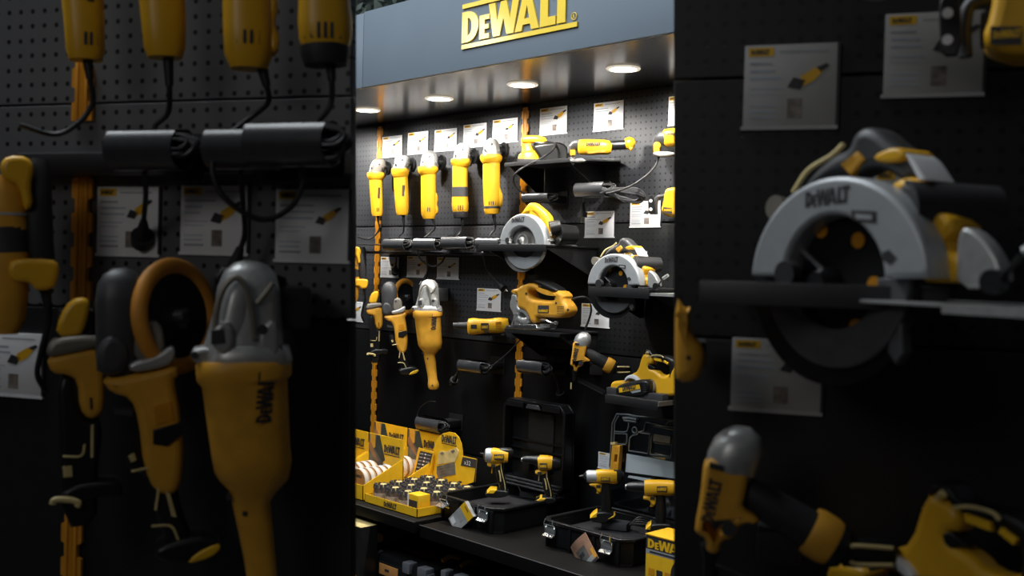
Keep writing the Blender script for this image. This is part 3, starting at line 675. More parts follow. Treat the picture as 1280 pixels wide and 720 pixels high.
def saw_right():
    fr = Fr(767, 357, .27); t = thing('circular_saw', 'cordless circular saw with black handle on the right saw shelf of the lit wall', 'circular saw', fr)
    c = (766.8, 358)
    mb = MB('guard_grey'); curved_plate(mb, fr, c, 33, 41, 18.5, 25.5, 2, 176, -.006, .034, .006, ic=(766, 357.5))
    plate(mb, fr, [(734, 351), (738, 341), (743, 330), (746, 331), (740, 350), (747, 354), (735, 353)], -.01, .02, .004, smooth=1)
    mb.use('print_dark'); a = fr.p(756, 328.5, .0345); b = fr.p(772.5, 327.5, .0345); logo(mb, a, b-a, EZ, .019, (b-a).length, nd=(0, -1, 0))
    plate(mb, fr, [(773, 330.5), (782, 331.5), (782, 336), (774, 334.5)], .034, .0347); mb.use('guard_grey'); plate(mb, fr, [(774.5, 332), (780.5, 332.7), (780.5, 334.6), (775, 333.9)], .0347, .0352)
    mb.use('print_dark'); plate(mb, fr, [(784, 347), (786.5, 346), (789, 349), (787, 351.5), (784.5, 350)], .034, .0347); mb.obj('upper_guard', t)
    mb = MB('black'); q = fr.p(766.5, 358); mb.cone((q.x, -.004, q.z), (q.x, -.0015, q.z), .118, n=48); mb.use('yellow_dark')
    for k in range(7):
        a_ = k*.9; p_ = q+V((cos(a_)*.062, -.005, sin(a_)*.062)); mb.cone(p_, p_+V((0, -.001, 0)), .009, n=12)
    mb.use('black').cone((q.x, -.03, q.z+.0), (q.x, -.004, q.z), .012, .02, 20); mb.use('steel').tube([fr.p(755, 345, .012), fr.p(764, 354, .012)], .004, 8, 1); mb.obj('blade', t)
    mb = MB('lower_guard'); curved_plate(mb, fr, (767, 357), 26.5, 34.5, 15.5, 19, 178, 362, -.008, .014, .003); plate(mb, fr, [(783, 371), (791, 372), (792, 384), (789, 389), (786, 384), (787, 376)], -.004, .012, .003); mb.obj('lower_guard', t)
    mb = MB('graphite')
    out = [(749, 323), (755, 313), (764, 306.5), (769, 305), (771, 299), (775, 296.6), (780, 298.5), (785, 304), (792, 310), (795, 318), (790, 321), (786, 317), (779, 313), (772, 316), (765, 316), (757, 320), (752, 326)]
    plate(mb, fr, out, -.055, -.01, .012, (), 1, at=0); mb.use('cream'); mb.tube([fr.p(751, 321, .0), fr.p(757, 312.5, .0), fr.p(766, 307.5, 0), fr.p(770.5, 303.5, .0)], .003, 6, 5); mb.use('orange_yellow'); plate(mb, fr, [(767.5, 311), (774, 306.5), (776.5, 310), (771.5, 316)], -.02, -.006, .003, at=0); mb.obj('rear_handle', t)
    mb = MB('yellow'); plate(mb, fr, [(779.5, 309), (788, 306), (792, 309.5), (790, 312.5), (782, 312)], -.06, -.004, .004, at=0, smooth=1)
    plate(mb, fr, [(786, 321), (792, 318), (798, 320), (800, 331), (807, 333.5), (808, 338), (803, 344.5), (812, 349.5), (813, 358), (794, 358), (799, 345), (793, 330)], -.06, .0, .008, at=0, smooth=1); mb.obj('housing', t)
    mb = MB('paper'); plate(mb, fr, [(792.5, 309.5), (795, 312), (799.5, 320), (797, 320)], -.05, .0, .001, at=0); mb.obj('side_strip', t)
    mb = MB('rubber'); q = fr.p(812, 332, -.05); mb.cone((q.x-.03, .0, q.z), (q.x+.02, .085, q.z+.004), .034, .026, 24); mb.use('graphite').ring((q.x-.028, .0, q.z), (-.4, -1, 0), .026, .004, 24, 6); mb.obj('motor_housing', t)
    mb = MB('warm_grey'); q = fr.p(743, 326, -.03); mb.cone(q, q+V((.0, .03, 0)), .016, .012, 16); mb.obj('front_knob', t)
    mb = MB('alu'); plate(mb, fr, [(813, 338.5), (816, 339), (821, 344), (825, 352), (826, 359), (811.5, 361), (811.5, 345)], -.01, .012, .004, at=0, smooth=1); mb.use('black'); q = fr.p(822, 358, .012); mb.cone(q, q+V((0, -.014, 0)), .012, n=16); mb.tube([q, fr.p(828, 349, .03)], .003, 8, 1); mb.use('alu').tube([fr.p(829, 348, .03), fr.p(835, 344, .03)], .006, 8, 1)
    mb.obj('bevel_bracket', t); mb = MB('rubber'); q = fr.p(751, 354.5, .03); mb.cone(q, q+V((0, -.014, 0)), .015, n=16); mb.tube([fr.p(736, 352, .02), fr.p(748, 355, .024)], .004, 8, 1); mb.obj('guard_lever', t)
    mb = MB('alu'); a = fr.p(740, 360.5, .02); b = fr.p(846, 360.5, .02); mb.box((a.x, -.034, a.z-.010), (b.x, .13, a.z-.006), .001); mb.box((fr.p(812, 360).x, -.036, a.z-.016), (b.x, -.03, a.z-.006)); mb.obj('shoe', t); return t
T_TOOLS['saw2'] = saw_right()
T_TOOLS['shelf2'] = wall_shelf(736, 812, 358, 369.8, .31, 'black tool shelf under the right circular saw')
# ---------------------------------------------------------------- jigsaw and straight grinder
def jigsaw():
    fr = Fr(677, 383, .2); t = thing('jigsaw', 'yellow corded jigsaw with a closed handle and grey gear front, by the middle upright', 'jigsaw', fr)
    g = lambda L: [(570+x/7.8, 335+y/7.8) for x, y in L]
    mb = MB('orange_yellow')
    plate(mb, fr, g([(582, 212), (640, 200), (700, 160), (770, 140), (835, 160), (868, 200), (940, 230), (1010, 240), (1045, 215), (1100, 265), (1088, 310), (1140, 380), (1140, 430), (1100, 480), (990, 488), (835, 468), (830, 530), (780, 535), (765, 480), (720, 410), (650, 390), (640, 330), (645, 258), (585, 248)]), -.034, .034, .014,
          [g([(755, 222), (790, 208), (860, 225), (960, 255), (1010, 290), (1003, 318), (880, 314), (770, 298), (750, 260)])], 1, at=0)
    mb.use('print_dark')
    for x, y in ((812, 178), (684, 250), (976, 342), (1090, 408)): q = fr.p(*g([(x, y)])[0], .034); mb.cone(q+V((0, .002, 0)), q+V((0, -.001, 0)), .005, n=10)
    for k in range(5): plate(mb, fr, g([(985, 372+k*17), (1050, 376+k*17), (1050, 381+k*17), (985, 377+k*17)]), .033, .0345)
    mb.use('graphite'); plate(mb, fr, g([(798, 364), (906, 366), (904, 442), (796, 438)]), .033, .0347); mb.use('carton_yellow'); a = fr.p(*g([(806, 428)])[0], .0352); b = fr.p(*g([(898, 431)])[0], .0352); logo(mb, a, b-a, EZ, .010, (b-a).length, nd=(0, -1, 0))
    mb.obj('housing', t)
    mb = MB('black'); plate(mb, fr, g([(690, 165), (730, 125), (785, 104), (860, 110), (960, 158), (1048, 212), (1012, 243), (940, 232), (868, 203), (832, 162), (770, 142), (705, 160)]), -.03, .03, .012, (), 1, at=0); mb.obj('handle_cover', t)
    mb = MB('alu'); plate(mb, fr, g([(585, 248), (640, 250), (644, 330), (655, 392), (720, 412), (762, 480), (752, 540), (690, 548), (650, 520), (612, 500), (600, 440), (570, 390), (568, 330), (582, 300)]), -.03, .03, .01, [g([(660, 430), (700, 425), (735, 455), (745, 482), (660, 482)])], 1, at=0)
    mb.use('graphite'); plate(mb, fr, g([(588, 316), (640, 316), (640, 330), (588, 330)]), .03, .032); mb.obj('gear_housing', t)
    mb = MB('steel'); plate(mb, fr, g([(540, 560), (720, 548), (840, 548), (850, 580), (915, 580), (915, 604), (800, 602), (545, 588)]), -.03, .035, .003, at=0)
    mb.use('blade'); plate(mb, fr, g([(600, 500), (640, 500), (655, 545), (690, 500), (700, 540), (660, 585), (600, 580)]), -.01, .02, .003, at=0); plate(mb, fr, g([(850, 545), (950, 548), (950, 585), (845, 585)]), -.02, .02, .004, at=0); mb.obj('shoe', t)
    mb = MB('chrome'); mb.tube([fr.p(*q, .036) for q in g([(542, 580), (545, 540), (562, 500), (570, 455), (590, 450)])], .003, 8, 5); mb.obj('wire_guard', t)
    mb = MB('chrome'); mb.tube([fr.p(*q, .036) for q in g([(830, 505), (880, 510), (930, 532), (970, 538)])], .0035, 8, 5); q = fr.p(*g([(975, 536)])[0], .036); mb.cone(q+V((-.006, 0, 0)), q+V((.006, 0, 0)), .007, n=12); mb.obj('pendulum_lever', t)
    mb = MB('cable'); mb.tube([fr.p(712, 376, -.02), fr.p(722, 372, -.03), fr.p(732, 372, -.06), fr.p(738, 378, -.09)], .005, 8, 5); mb.obj('power_cord', t); return t
T_TOOLS['jig'] = jigsaw()
wall_shelf(631, 700, 410.3, 415.5, .23, 'black tool shelf under the jigsaw')
def straight_grinder():
    fr = Fr(610, 407, .14, 'cam'); t = thing('straight_grinder', 'short yellow straight grinder lying flat with its black nose to the left', 'straight grinder', fr)
    g = lambda L: [(570+q[0]/7.8, 335+q[1]/7.8)+tuple(q[2:]) for q in L]
    mb = MB('yellow'); body(mb, fr, g([(112, 572, 7), (125, 572, 10), (170, 570, 10.6), (270, 566, 9), (340, 564, 9), (400, 560, 9.6), (480, 552, 9), (515, 545, 7)]), 0, 1, 2.6)
    mb.use('print_dark'); plate(mb, fr, g([(145, 552), (202, 552), (202, 592), (145, 592)]), .034, .0365); plate(mb, fr, g([(275, 615), (320, 620), (318, 634), (280, 632)]), .018, .03)
    mb.use('graphite'); plate(mb, fr, g([(242, 538), (318, 538), (318, 598), (242, 598)]), .031, .034); mb.use('carton_yellow'); a = fr.p(*g([(250, 588)])[0], .0345); b = fr.p(*g([(312, 588)])[0], .0345); logo(mb, a, b-a, EZ, .012, (b-a).length, nd=(0, -1, 0))
    mb.use('yellow_dark')
    for k in range(4): plate(mb, fr, g([(385, 528+k*18), (440, 524+k*18), (440, 531+k*18), (385, 535+k*18)]), .031, .0345)
    mb.obj('motor_housing', t)
    mb = MB('rubber'); body(mb, fr, g([(118, 565, 6), (90, 563, 4.6), (20, 561, 4), (-30, 560, 3.6)]), 0, 1, 2); mb.obj('nose', t)
    mb = MB('black'); body(mb, fr, g([(505, 545, 6.6), (530, 540, 5.5), (545, 540, 3)]), 0, 1, 2); mb.obj('end_cap', t); hook_block(t, fr, 612, 418, .13, .012, .16)
straight_grinder()
# ---------------------------------------------------------------- nailer and planer
def nailer():
    fr = Fr(735, 440, .17, 'cam'); t = thing('nail_gun', 'yellow nail gun with a grey domed head and black handle pointing right', 'nail gun', fr)
    g = lambda L: [(690+q[0]/8.18, 405+q[1]/8.18)+tuple(q[2:]) for q in L]
    mb = MB('alu'); body(mb, fr, g([(300, 220, 10), (306, 190, 10.4), (325, 140, 10), (332, 105, 7.6), (334, 82, 3.5)]), 0, 1, 2.4); mb.obj('head_cap', t)
    mb = MB('orange_yellow'); plate(mb, fr, g([(215, 175), (300, 195), (355, 215), (345, 300), (332, 335), (385, 365), (390, 385), (330, 385), (310, 435), (270, 445), (262, 490), (222, 485), (222, 440), (190, 425), (185, 405), (205, 300)]), -.03, .03, .008, (), 1)
    mb.use('print_dark'); plate(mb, fr, g([(233, 190), (278, 200), (275, 218), (232, 208)]), .028, .033); q = fr.p(*g([(294, 400)])[0], .03); mb.cone(q, q+V((0, -.003, 0)), .009, n=14)
    a = fr.p(*g([(218, 385)])[0], .031); b = fr.p(*g([(248, 248)])[0], .031); logo(mb, a+V((.010, 0, 0)), b-a, V((0, -1, 0)).cross(b-a), .016, (b-a).length, nd=(0, -1, 0)); mb.obj('driver_body', t)
    mb = MB('rubber'); body(mb, fr, g([(345, 285, 5.5), (400, 320, 7), (480, 365, 7.4), (560, 410, 7.6)]), 0, 1, 2.2); mb.obj('handle', t)
    mb = MB('orange_yellow'); body(mb, fr, g([(545, 402, 9), (560, 410, 9.6), (600, 434, 9.6), (618, 444, 9)]), 0, 1, 2.2); mb.use('black'); body(mb, fr, g([(612, 440, 8.6), (640, 455, 8.6), (655, 462, 7)]), 0, 1, 2.2); mb.obj('end_ring', t)
    mb = MB('black'); body(mb, fr, g([(645, 468, 5), (680, 468, 5.2), (790, 466, 5), (806, 466, 4)]), 0, 1, 5); mb.use('cream').tube([fr.p(*q, .02) for q in g([(668, 442), (690, 438), (795, 440)])], .0028, 6, 3).tube([fr.p(*q, .022) for q in g([(668, 488), (690, 496), (795, 492)])], .0028, 6, 3); mb.obj('belt_clip', t)
    mb = MB('shelf_black'); body(mb, fr, g([(225, 560, 3.4), (330, 600, 3.4), (470, 670, 3.4), (540, 705, 3.4)]), -.02, .8, 6); mb.use('graphite').tube([fr.p(*q, -.01) for q in g([(235, 570), (330, 618), (520, 715)])], .002, 6, 2); mb.use('black'); body(mb, fr, g([(235, 470, 4), (232, 520, 2.6), (225, 575, 2)]), -.005, 1, 4); mb.use('cream'); body(mb, fr, g([(196, 600, 1), (196, 665, 1.1)]), -.01, 1); mb.obj('magazine', t)
    hook_block(t, fr, 745, 462, .05, .04, .22); return t
T_TOOLS['nail'] = nailer()
def planer():
    fr = Fr(805, 480, .24); t = thing('planer', 'yellow cordless planer with a black motor cover, on the lowest right shelf', 'planer', fr)
    g = lambda L: [(690+x/8.18, 405+y/8.18) for x, y in L]
    mb = MB('yellow'); plate(mb, fr, g([(850, 480), (895, 310), (940, 300), (1005, 345), (1000, 415), (965, 420), (975, 455), (1040, 480), (1075, 520), (1160, 530), (1230, 420), (1240, 380), (1330, 380), (1340, 700), (1240, 745), (1000, 735), (880, 590), (740, 590), (720, 560), (790, 510)]), -.05, -.01, .012, (), 1, at=.0)
    plate(mb, fr, g([(600, 600), (640, 580), (720, 582), (740, 610), (740, 690), (590, 690), (588, 640)]), -.045, .0, .01, (), 1, at=0); mb.use('print_dark'); q = fr.p(*g([(603, 660)])[0], .0); mb.cone(q, q+V((0, -.002, 0)), .006, n=12); plate(mb, fr, g([(640, 645), (660, 665), (655, 668), (638, 652)]), .0, .0012); mb.obj('body', t)
    mb = MB('paper'); plate(mb, fr, g([(735, 585), (745, 545), (790, 518), (830, 520), (870, 548), (895, 590), (880, 600), (820, 560), (770, 560), (745, 595)]), -.03, .0, .004, (), 1, at=0); mb.obj('trim_strip', t); mb = MB('warm_grey'); plate(mb, fr, g([(985, 565), (1020, 570), (1050, 630), (1045, 690), (1010, 715), (1015, 640)]), -.02, .004, .004, (), 1, at=0); mb.obj('trim_strip', t)
    mb = MB('black'); plate(mb, fr, g([(680, 640), (760, 600), (900, 570), (980, 562), (1015, 590), (1025, 650), (1005, 705), (930, 745), (700, 735), (672, 700)]), -.02, .03, .012, (), 1, at=.01); mb.use('graphite')
    for k in range(5): plate(mb, fr, g([(930, 600+k*22), (962, 598+k*22), (962, 606+k*22), (930, 608+k*22)]), .028, .032)
    mb.use('carton_yellow'); plate(mb, fr, g([(682, 655), (890, 618), (902, 662), (688, 702)]), .028, .0312); mb.use('print_dark'); a = fr.p(*g([(722, 690)])[0], .0318); b = fr.p(*g([(860, 664)])[0], .0318); logo(mb, a, b-a, EZ, .021, (b-a).length, nd=(0, -1, 0)); mb.use('guard_grey'); plate(mb, fr, g([(800, 690), (905, 668), (905, 692), (820, 708)]), .028, .0312); mb.obj('motor_cover', t)
    mb = MB('black'); plate(mb, fr, g([(895, 315), (920, 262), (970, 255), (1010, 320), (1120, 318), (1200, 350), (1235, 395), (1200, 580), (1160, 570), (1185, 430), (1120, 400), (1020, 385), (1000, 345), (940, 302)]), -.05, -.01, .01, (), 1, at=0); mb.use('carton_yellow'); plate(mb, fr, g([(1030, 345), (1105, 360), (1108, 388), (1035, 372)]), -.02, -.004, .001, at=0); plate(mb, fr, g([(1135, 370), (1178, 400), (1170, 418), (1128, 388)]), -.02, -.004, .001, at=0)
    mb.use('cream').tube([fr.p(*q, .0) for q in g([(1010, 330), (1060, 318), (1120, 326), (1140, 345)])], .0025, 6, 4).tube([fr.p(*q, .0) for q in g([(960, 310), (975, 285), (985, 300)])], .003, 6, 3); mb.use('black'); plate(mb, fr, g([(948, 430), (975, 415), (1030, 450), (985, 470), (960, 480)]), -.04, -.012, .003, at=0); mb.obj('handle', t)
    MB('graphite').box(fr.p(758, 492.6, .02), fr.p(850, 491, -.08), .002).obj('sole', t); return t
T_TOOLS['plan'] = planer()
def low_shelf():
    a = W(757, 493, .30); b = W(823, 505, .30); fr = Fr(0, 0, 0, 0, a); t = thing('tool_shelf', 'black tool shelf under the yellow planer', 'shelf', fr, 'small black tool shelves')
    L = b.x-a.x+.0; MB('shelf_black').box((0, 0, -.008), (L, .296, 0), .001).obj('shelf_plate', t); MB('shelf_black').box((0, -.003, -.03), (L, 0, .001), .001).obj('front_lip', t); MB('warm_grey').box((L, -.003, -.016), (L+.003, .29, 0)).obj('side_edge', t); return t
T_TOOLS['shelf3'] = low_shelf()
# ---------------------------------------------------------------- left group
def polisher():
    fr = Fr(536, 410, .16, 'cam'); t = thing('polisher', 'large yellow polisher with cast grey head and tapered handle, hanging at left', 'polisher', fr)
    mb = MB('orange_yellow'); body(mb, fr, [(534.5, 388, 17.5), (534.5, 390, 18.4), (534.6, 395, 18.2), (534.8, 397, 16.4), (535.8, 410, 15.8), (537, 424, 15.2), (537.8, 430, 15), (538, 435, 13.4), (537.5, 440, 9), (537, 445, 7.2), (538.5, 455, 6.6), (540, 466, 6), (541, 475, 5.8), (541.5, 478.5, 6.8), (542, 483, 7), (542.2, 486, 5.5), (542.2, 487, 2)], 0, .95, 2.7)
    mb.use('print_dark'); a = fr.p(544.5, 411, 0); b = fr.p(546.3, 391.5, 0); r = 16*fr.m; xr = 9.2/16; ny = -math.sqrt(1-xr*xr)*.97
    logo(mb, V((a.x, r*ny-.004, a.z)), b-a+V((0, 0, 0)), V((-1, -.55, 0)), .026, (b-a).length, nd=(.5, -1, 0))
    for px, py in ((534.5, 431), (528.5, 441), (534.5, 447.5), (540.5, 481)):
        q = fr.p(px, py); mb.cone((q.x, -.1 if 0 else -7*fr.m*(1 if py > 440 else 1.9), q.z), (q.x, 0, q.z), .0038, n=10)
    mb.obj('motor_housing', t)
    mb = MB('alu'); body(mb, fr, [(534, 391, 16.5), (534.5, 386, 16), (535, 380, 14.8), (536, 370, 13), (536.5, 360, 12), (537, 354, 10), (537.2, 350.5, 6.5), (537.3, 349.2, 2.5)], 0, .85, 2.8)
    body(mb, fr, [(529, 386, 6), (530.5, 376, 5.6), (532, 366, 4.8), (532.6, 358, 3.4), (532.8, 356, 1)], .03, .7, 2.4); plate(mb, fr, [(522, 381), (524, 373), (530, 373), (531, 383), (526, 386)], .02, .055, .006, (), 1); plate(mb, fr, [(540, 376), (546, 371), (548, 380), (547, 388), (540, 387)], .0, .05, .006, (), 1)
    body(mb, fr, [(536.5, 389.8, 16.2), (536.5, 388.5, 16.8), (536.5, 383, 15.6), (536.5, 382, 14.6)], 0, .92, 3.2); mb.use('warm_grey').tube([fr.p(*p, 13.2*fr.m) for p in [(523.5, 379), (524.5, 368), (527, 360), (531.5, 356), (535.5, 360), (537.5, 370), (538.5, 380)]], .0045, 8, 5); mb.tube([fr.p(*p, 11.5*fr.m) for p in [(539.5, 366), (543.5, 361), (545.5, 358)]], .004, 8, 4); mb.use('alu')
    plate(mb, fr, [(514, 386), (516, 382.5), (528, 383.5), (531, 388), (528, 390.5), (517, 389.5)], -.02, .035, .006, (), 1); mb.use('print_dark'); plate(mb, fr, [(522.3, 376), (527, 375.5), (527.5, 381), (522.3, 381.5)], .053, .057, .001); q = fr.p(541.5, 376, .05); mb.cone(q+V((0, .001, 0)), q+V((0, -.001, 0)), .007, n=14); q = fr.p(516, 385.6, .036); mb.cone(q, q+V((0, -.002, 0)), .005, n=12); plate(mb, fr, [(540, 384.5), (549, 382.5), (549, 387), (540, 388.5)], .02, .044, .002); mb.obj('gear_head', t)
    mb = MB('black'); plate(mb, fr, [(523, 356), (526, 352), (531, 352), (527, 362)], -.04, .0, .004); mb.obj('handle_bracket', t); mb = MB('black'); plate(mb, fr, [(546, 354), (551, 356), (551, 364), (547, 362)], -.05, -.01, .004); mb.obj('handle_bracket', t)
    hook_block(t, fr, 552, 368, .06, .06, .2); return t
T_TOOLS['pol'] = polisher()
def polishing_pad():
    fr = Fr(507.5, 371, .045, 'cam'); t = thing('polishing_pad', 'round black backing pad with an orange foam rim between the two hanging grinders', 'polishing pad', fr)
    ax = V((.74, -.66, .12)).normalized(); r = 22.5*fr.m
    MB('foam_orange').ring((0, 0, 0), ax, r*.88, r*.15, 44, 12, .9).obj('foam_rim', t)
    mb = MB('black').cone(ax*-.012, ax*.004, r*.86, r*.82, 44); mb.use('steel').cone(ax*.004, ax*.02, .012, .01, 20); mb.use('black').cone(ax*.02, ax*.03, .006, n=16); mb.obj('backing_plate', t); hook_block(t, fr, 508, 372, .03, .03, .12); return t
T_TOOLS['pad'] = polishing_pad()
def small_grinder():
    fr = Fr(495, 408, .14, 'cam'); t = thing('angle_grinder', 'cordless angle grinder with a black rubber head and slim black grip, left of the polisher', 'angle grinder', fr)
    g = lambda L: [(436+q[0]/8.89, 340+q[1]/8.89)+tuple(q[2:]) for q in L]; k = lambda L: [(436+q[0]/8.89, 410+q[1]/8.89)+tuple(q[2:]) for q in L]
    mb = MB('graphite'); body(mb, fr, g([(430, 470, 7), (440, 400, 8.5), (450, 300, 9.5), (450, 220, 9.5), (448, 160, 8.5), (444, 125, 6), (442, 108, 2.5)]), 0, .9, 2.5); plate(mb, fr, g([(372, 385), (400, 340), (440, 340), (475, 375), (475, 440), (440, 480), (385, 475), (370, 440)]), -.02, .035, .01, (), 1); mb.obj('rubber_boot', t)
    mb = MB('warm_grey'); plate(mb, fr, g([(490, 340), (510, 295), (560, 285), (590, 320), (595, 395), (560, 430), (490, 430)]), -.02, .03, .008, (), 1); mb.use('alu'); plate(mb, fr, g([(470, 435), (560, 415), (610, 380), (630, 390), (625, 440), (560, 462), (480, 470)]), -.03, .035, .006, (), 1); mb.use('print_dark'); q = fr.p(*g([(520, 325)])[0], .03); mb.cone(q, q+V((0, -.002, 0)), .005, n=12); mb.obj('gear_head', t)
    mb = MB('orange_yellow'); plate(mb, fr, g([(382, 490), (480, 480), (560, 462), (635, 445), (640, 490), (622, 500), (640, 590), (650, 680), (655, 760), (645, 880), (610, 910), (555, 890), (520, 800), (505, 640), (480, 560), (415, 540)]), -.03, .03, .012, (), 1)
    mb.use('print_dark'); plate(mb, fr, g([(425, 590), (485, 600), (485, 620), (425, 612)]), .0, .028); mb.use('yellow_dark'); plate(mb, fr, g([(555, 590), (612, 575), (620, 640), (562, 655)]), .028, .0315); mb.use('black'); plate(mb, fr, g([(552, 670), (645, 648), (650, 690), (600, 730), (552, 720)]), .02, .034, .002); mb.obj('housing', t)
    mb = MB('black'); body(mb, fr, k([(590, 100, 4), (580, 160, 5), (585, 250, 5), (605, 350, 5), (635, 440, 5)]), 0, 1.2, 3); body(mb, fr, k([(470, 80, 3), (490, 160, 3.4), (540, 190, 3.2)]), 0, 1, 3); mb.use('cream').tube([fr.p(*q, .026) for q in k([(480, 190), (550, 185), (570, 240), (560, 330)])], .0022, 6, 4).tube([fr.p(*q, .027) for q in k([(545, 385), (610, 390), (635, 440)])], .0022, 6, 4); plate(mb, fr, k([(592, 265), (608, 275), (630, 360), (612, 355)]), .02, .03, .001); plate(mb, fr, k([(470, 140), (490, 130), (498, 155), (480, 162)]), .01, .018, .001); mb.obj('grip', t)
    mb = MB('black'); plate(mb, fr, k([(550, 480), (575, 455), (640, 440), (720, 428), (770, 455), (780, 480), (740, 510), (670, 530), (580, 515)]), -.035, .035, .008, (), 1); mb.use('carton_yellow'); plate(mb, fr, k([(660, 528), (690, 490), (765, 458), (782, 478), (745, 510)]), -.03, .038, .004, (), 1); mb.obj('battery_foot', t)
    hook_block(t, fr, 488, 365, .05, .05, .18); return t
T_TOOLS['sg'] = small_grinder()
def cutout_tool():
    fr = Fr(468, 405, .14, 'cam'); t = thing('cordless_impact_wrench', 'cordless tool with bright yellow nose and black grip, hanging in front of the left upright', 'impact wrench', fr)
    g = lambda L: [(436+q[0]/8.89, 340+q[1]/8.89)+tuple(q[2:]) for q in L]; k = lambda L: [(436+q[0]/8.89, 410+q[1]/8.89)+tuple(q[2:]) for q in L]
    mb = MB('yellow'); plate(mb, fr, g([(218, 345), (235, 270), (270, 218), (320, 210), (335, 240), (320, 310), (300, 350)]), -.018, .018, .008, (), 1); mb.obj('nose', t)
    mb = MB('warm_grey'); plate(mb, fr, g([(190, 385), (215, 350), (340, 340), (370, 362), (368, 385), (250, 410), (195, 415)]), -.03, .03, .008, (), 1); mb.use('black'); body(mb, fr, g([(345, 350, 2.5), (360, 290, 3), (372, 230, 3)]), -.02, 1); mb.obj('gear_head', t)
    mb = MB('orange_yellow'); plate(mb, fr, g([(190, 420), (240, 405), (370, 382), (378, 470), (380, 600), (360, 632), (325, 640), (295, 600), (290, 500), (255, 480), (205, 472)]), -.026, .026, .01, (), 1); mb.use('yellow_dark'); mb.use('print_dark').tube([fr.p(*q, .027) for q in g([(332, 560), (334, 600)])], .0018, 6, 1); mb.obj('housing', t)
    mb = MB('black'); plate(mb, fr, g([(225, 480), (280, 490), (290, 600), (320, 650), (375, 640), (350, 850), (352, 1010), (235, 1015), (230, 700)]), -.025, .024, .008, (), 1); mb.use('cream').tube([fr.p(*q, .025) for q in g([(338, 655), (336, 770)])], .0026, 6, 1).tube([fr.p(*q, .025) for q in k([(240, 138), (300, 140), (312, 100)])], .002, 6, 4); plate(mb, fr, k([(240, 175), (270, 172), (272, 212), (242, 212)]), .02, .026, .001); mb.obj('grip', t)
    mb = MB('black'); plate(mb, fr, k([(235, 265), (280, 240), (350, 235), (430, 235), (440, 295), (380, 285), (300, 305), (240, 285)]), -.03, .03, .006, (), 1); mb.use('cream'); mb.tube([fr.p(*q, .032) for q in k([(208, 300), (215, 285), (265, 290), (290, 302), (285, 315)])], .005, 8, 4); mb.obj('battery_foot', t)
    hook_block(t, fr, 468, 375, .05, .05, .12); return t
T_TOOLS['cut'] = cutout_tool()
def hammer_drill():
    fr = Fr(448, 335, .18, 'cam'); t = thing('hammer_drill', 'yellow hammer drill with a black upright handle at the far left of the main wall', 'hammer drill', fr)
    mb = MB('orange_yellow'); body(mb, fr, [(440, 316, 7), (440, 322, 9.5), (440, 332, 9.5), (441, 338, 9)], -.01, 1); body(mb, fr, [(441, 343, 9), (441, 350, 9), (441, 372, 7), (441, 378, 4)], -.01, 1); mb.obj('housing', t)
    mb = MB('print_dark'); body(mb, fr, [(440.5, 336, 9.2), (441, 346, 9.2)], -.01, 1); mb.use('print_grey'); body(mb, fr, [(440.8, 330.5, 9.65), (440.8, 331.5, 9.65)], -.01, 1); mb.obj('band', t)
    mb = MB('yellow'); plate(mb, fr, [(439, 312), (442, 308.5), (449, 308.5), (451.5, 313), (450, 320), (451, 328), (447.5, 330), (446, 320), (440, 317.5)], .005, .035, .008, (), 1); mb.obj('handle_mount', t); mb = MB('yellow'); plate(mb, fr, [(441.5, 351), (444, 348.5), (457, 348.5), (460.5, 350.5), (459.5, 358), (457, 361), (451, 361), (450, 358), (442.5, 357.5)], -.01, .03, .008, (), 1); mb.obj('handle_mount', t)
    mb = MB('rubber'); body(mb, fr, [(453.5, 309, 3), (453, 314, 4.6), (453, 330, 5), (453.5, 345, 5), (455, 350, 4)], .0, 1.1, 3); mb.obj('handle', t)
    mb = MB('cable'); mb.cone(fr.p(455, 360), fr.p(456, 368), .009, .006, 12); mb.tube([fr.p(455, 361, 0), fr.p(456.5, 372, -.02), fr.p(453.5, 385, -.03), fr.p(452, 395, -.04), fr.p(455, 402, -.05)], .0045, 8, 6); mb.obj('power_cord', t)
    hook_block(t, fr, 446, 340, .05, .05, .16); return t
T_TOOLS['ham'] = hammer_drill()
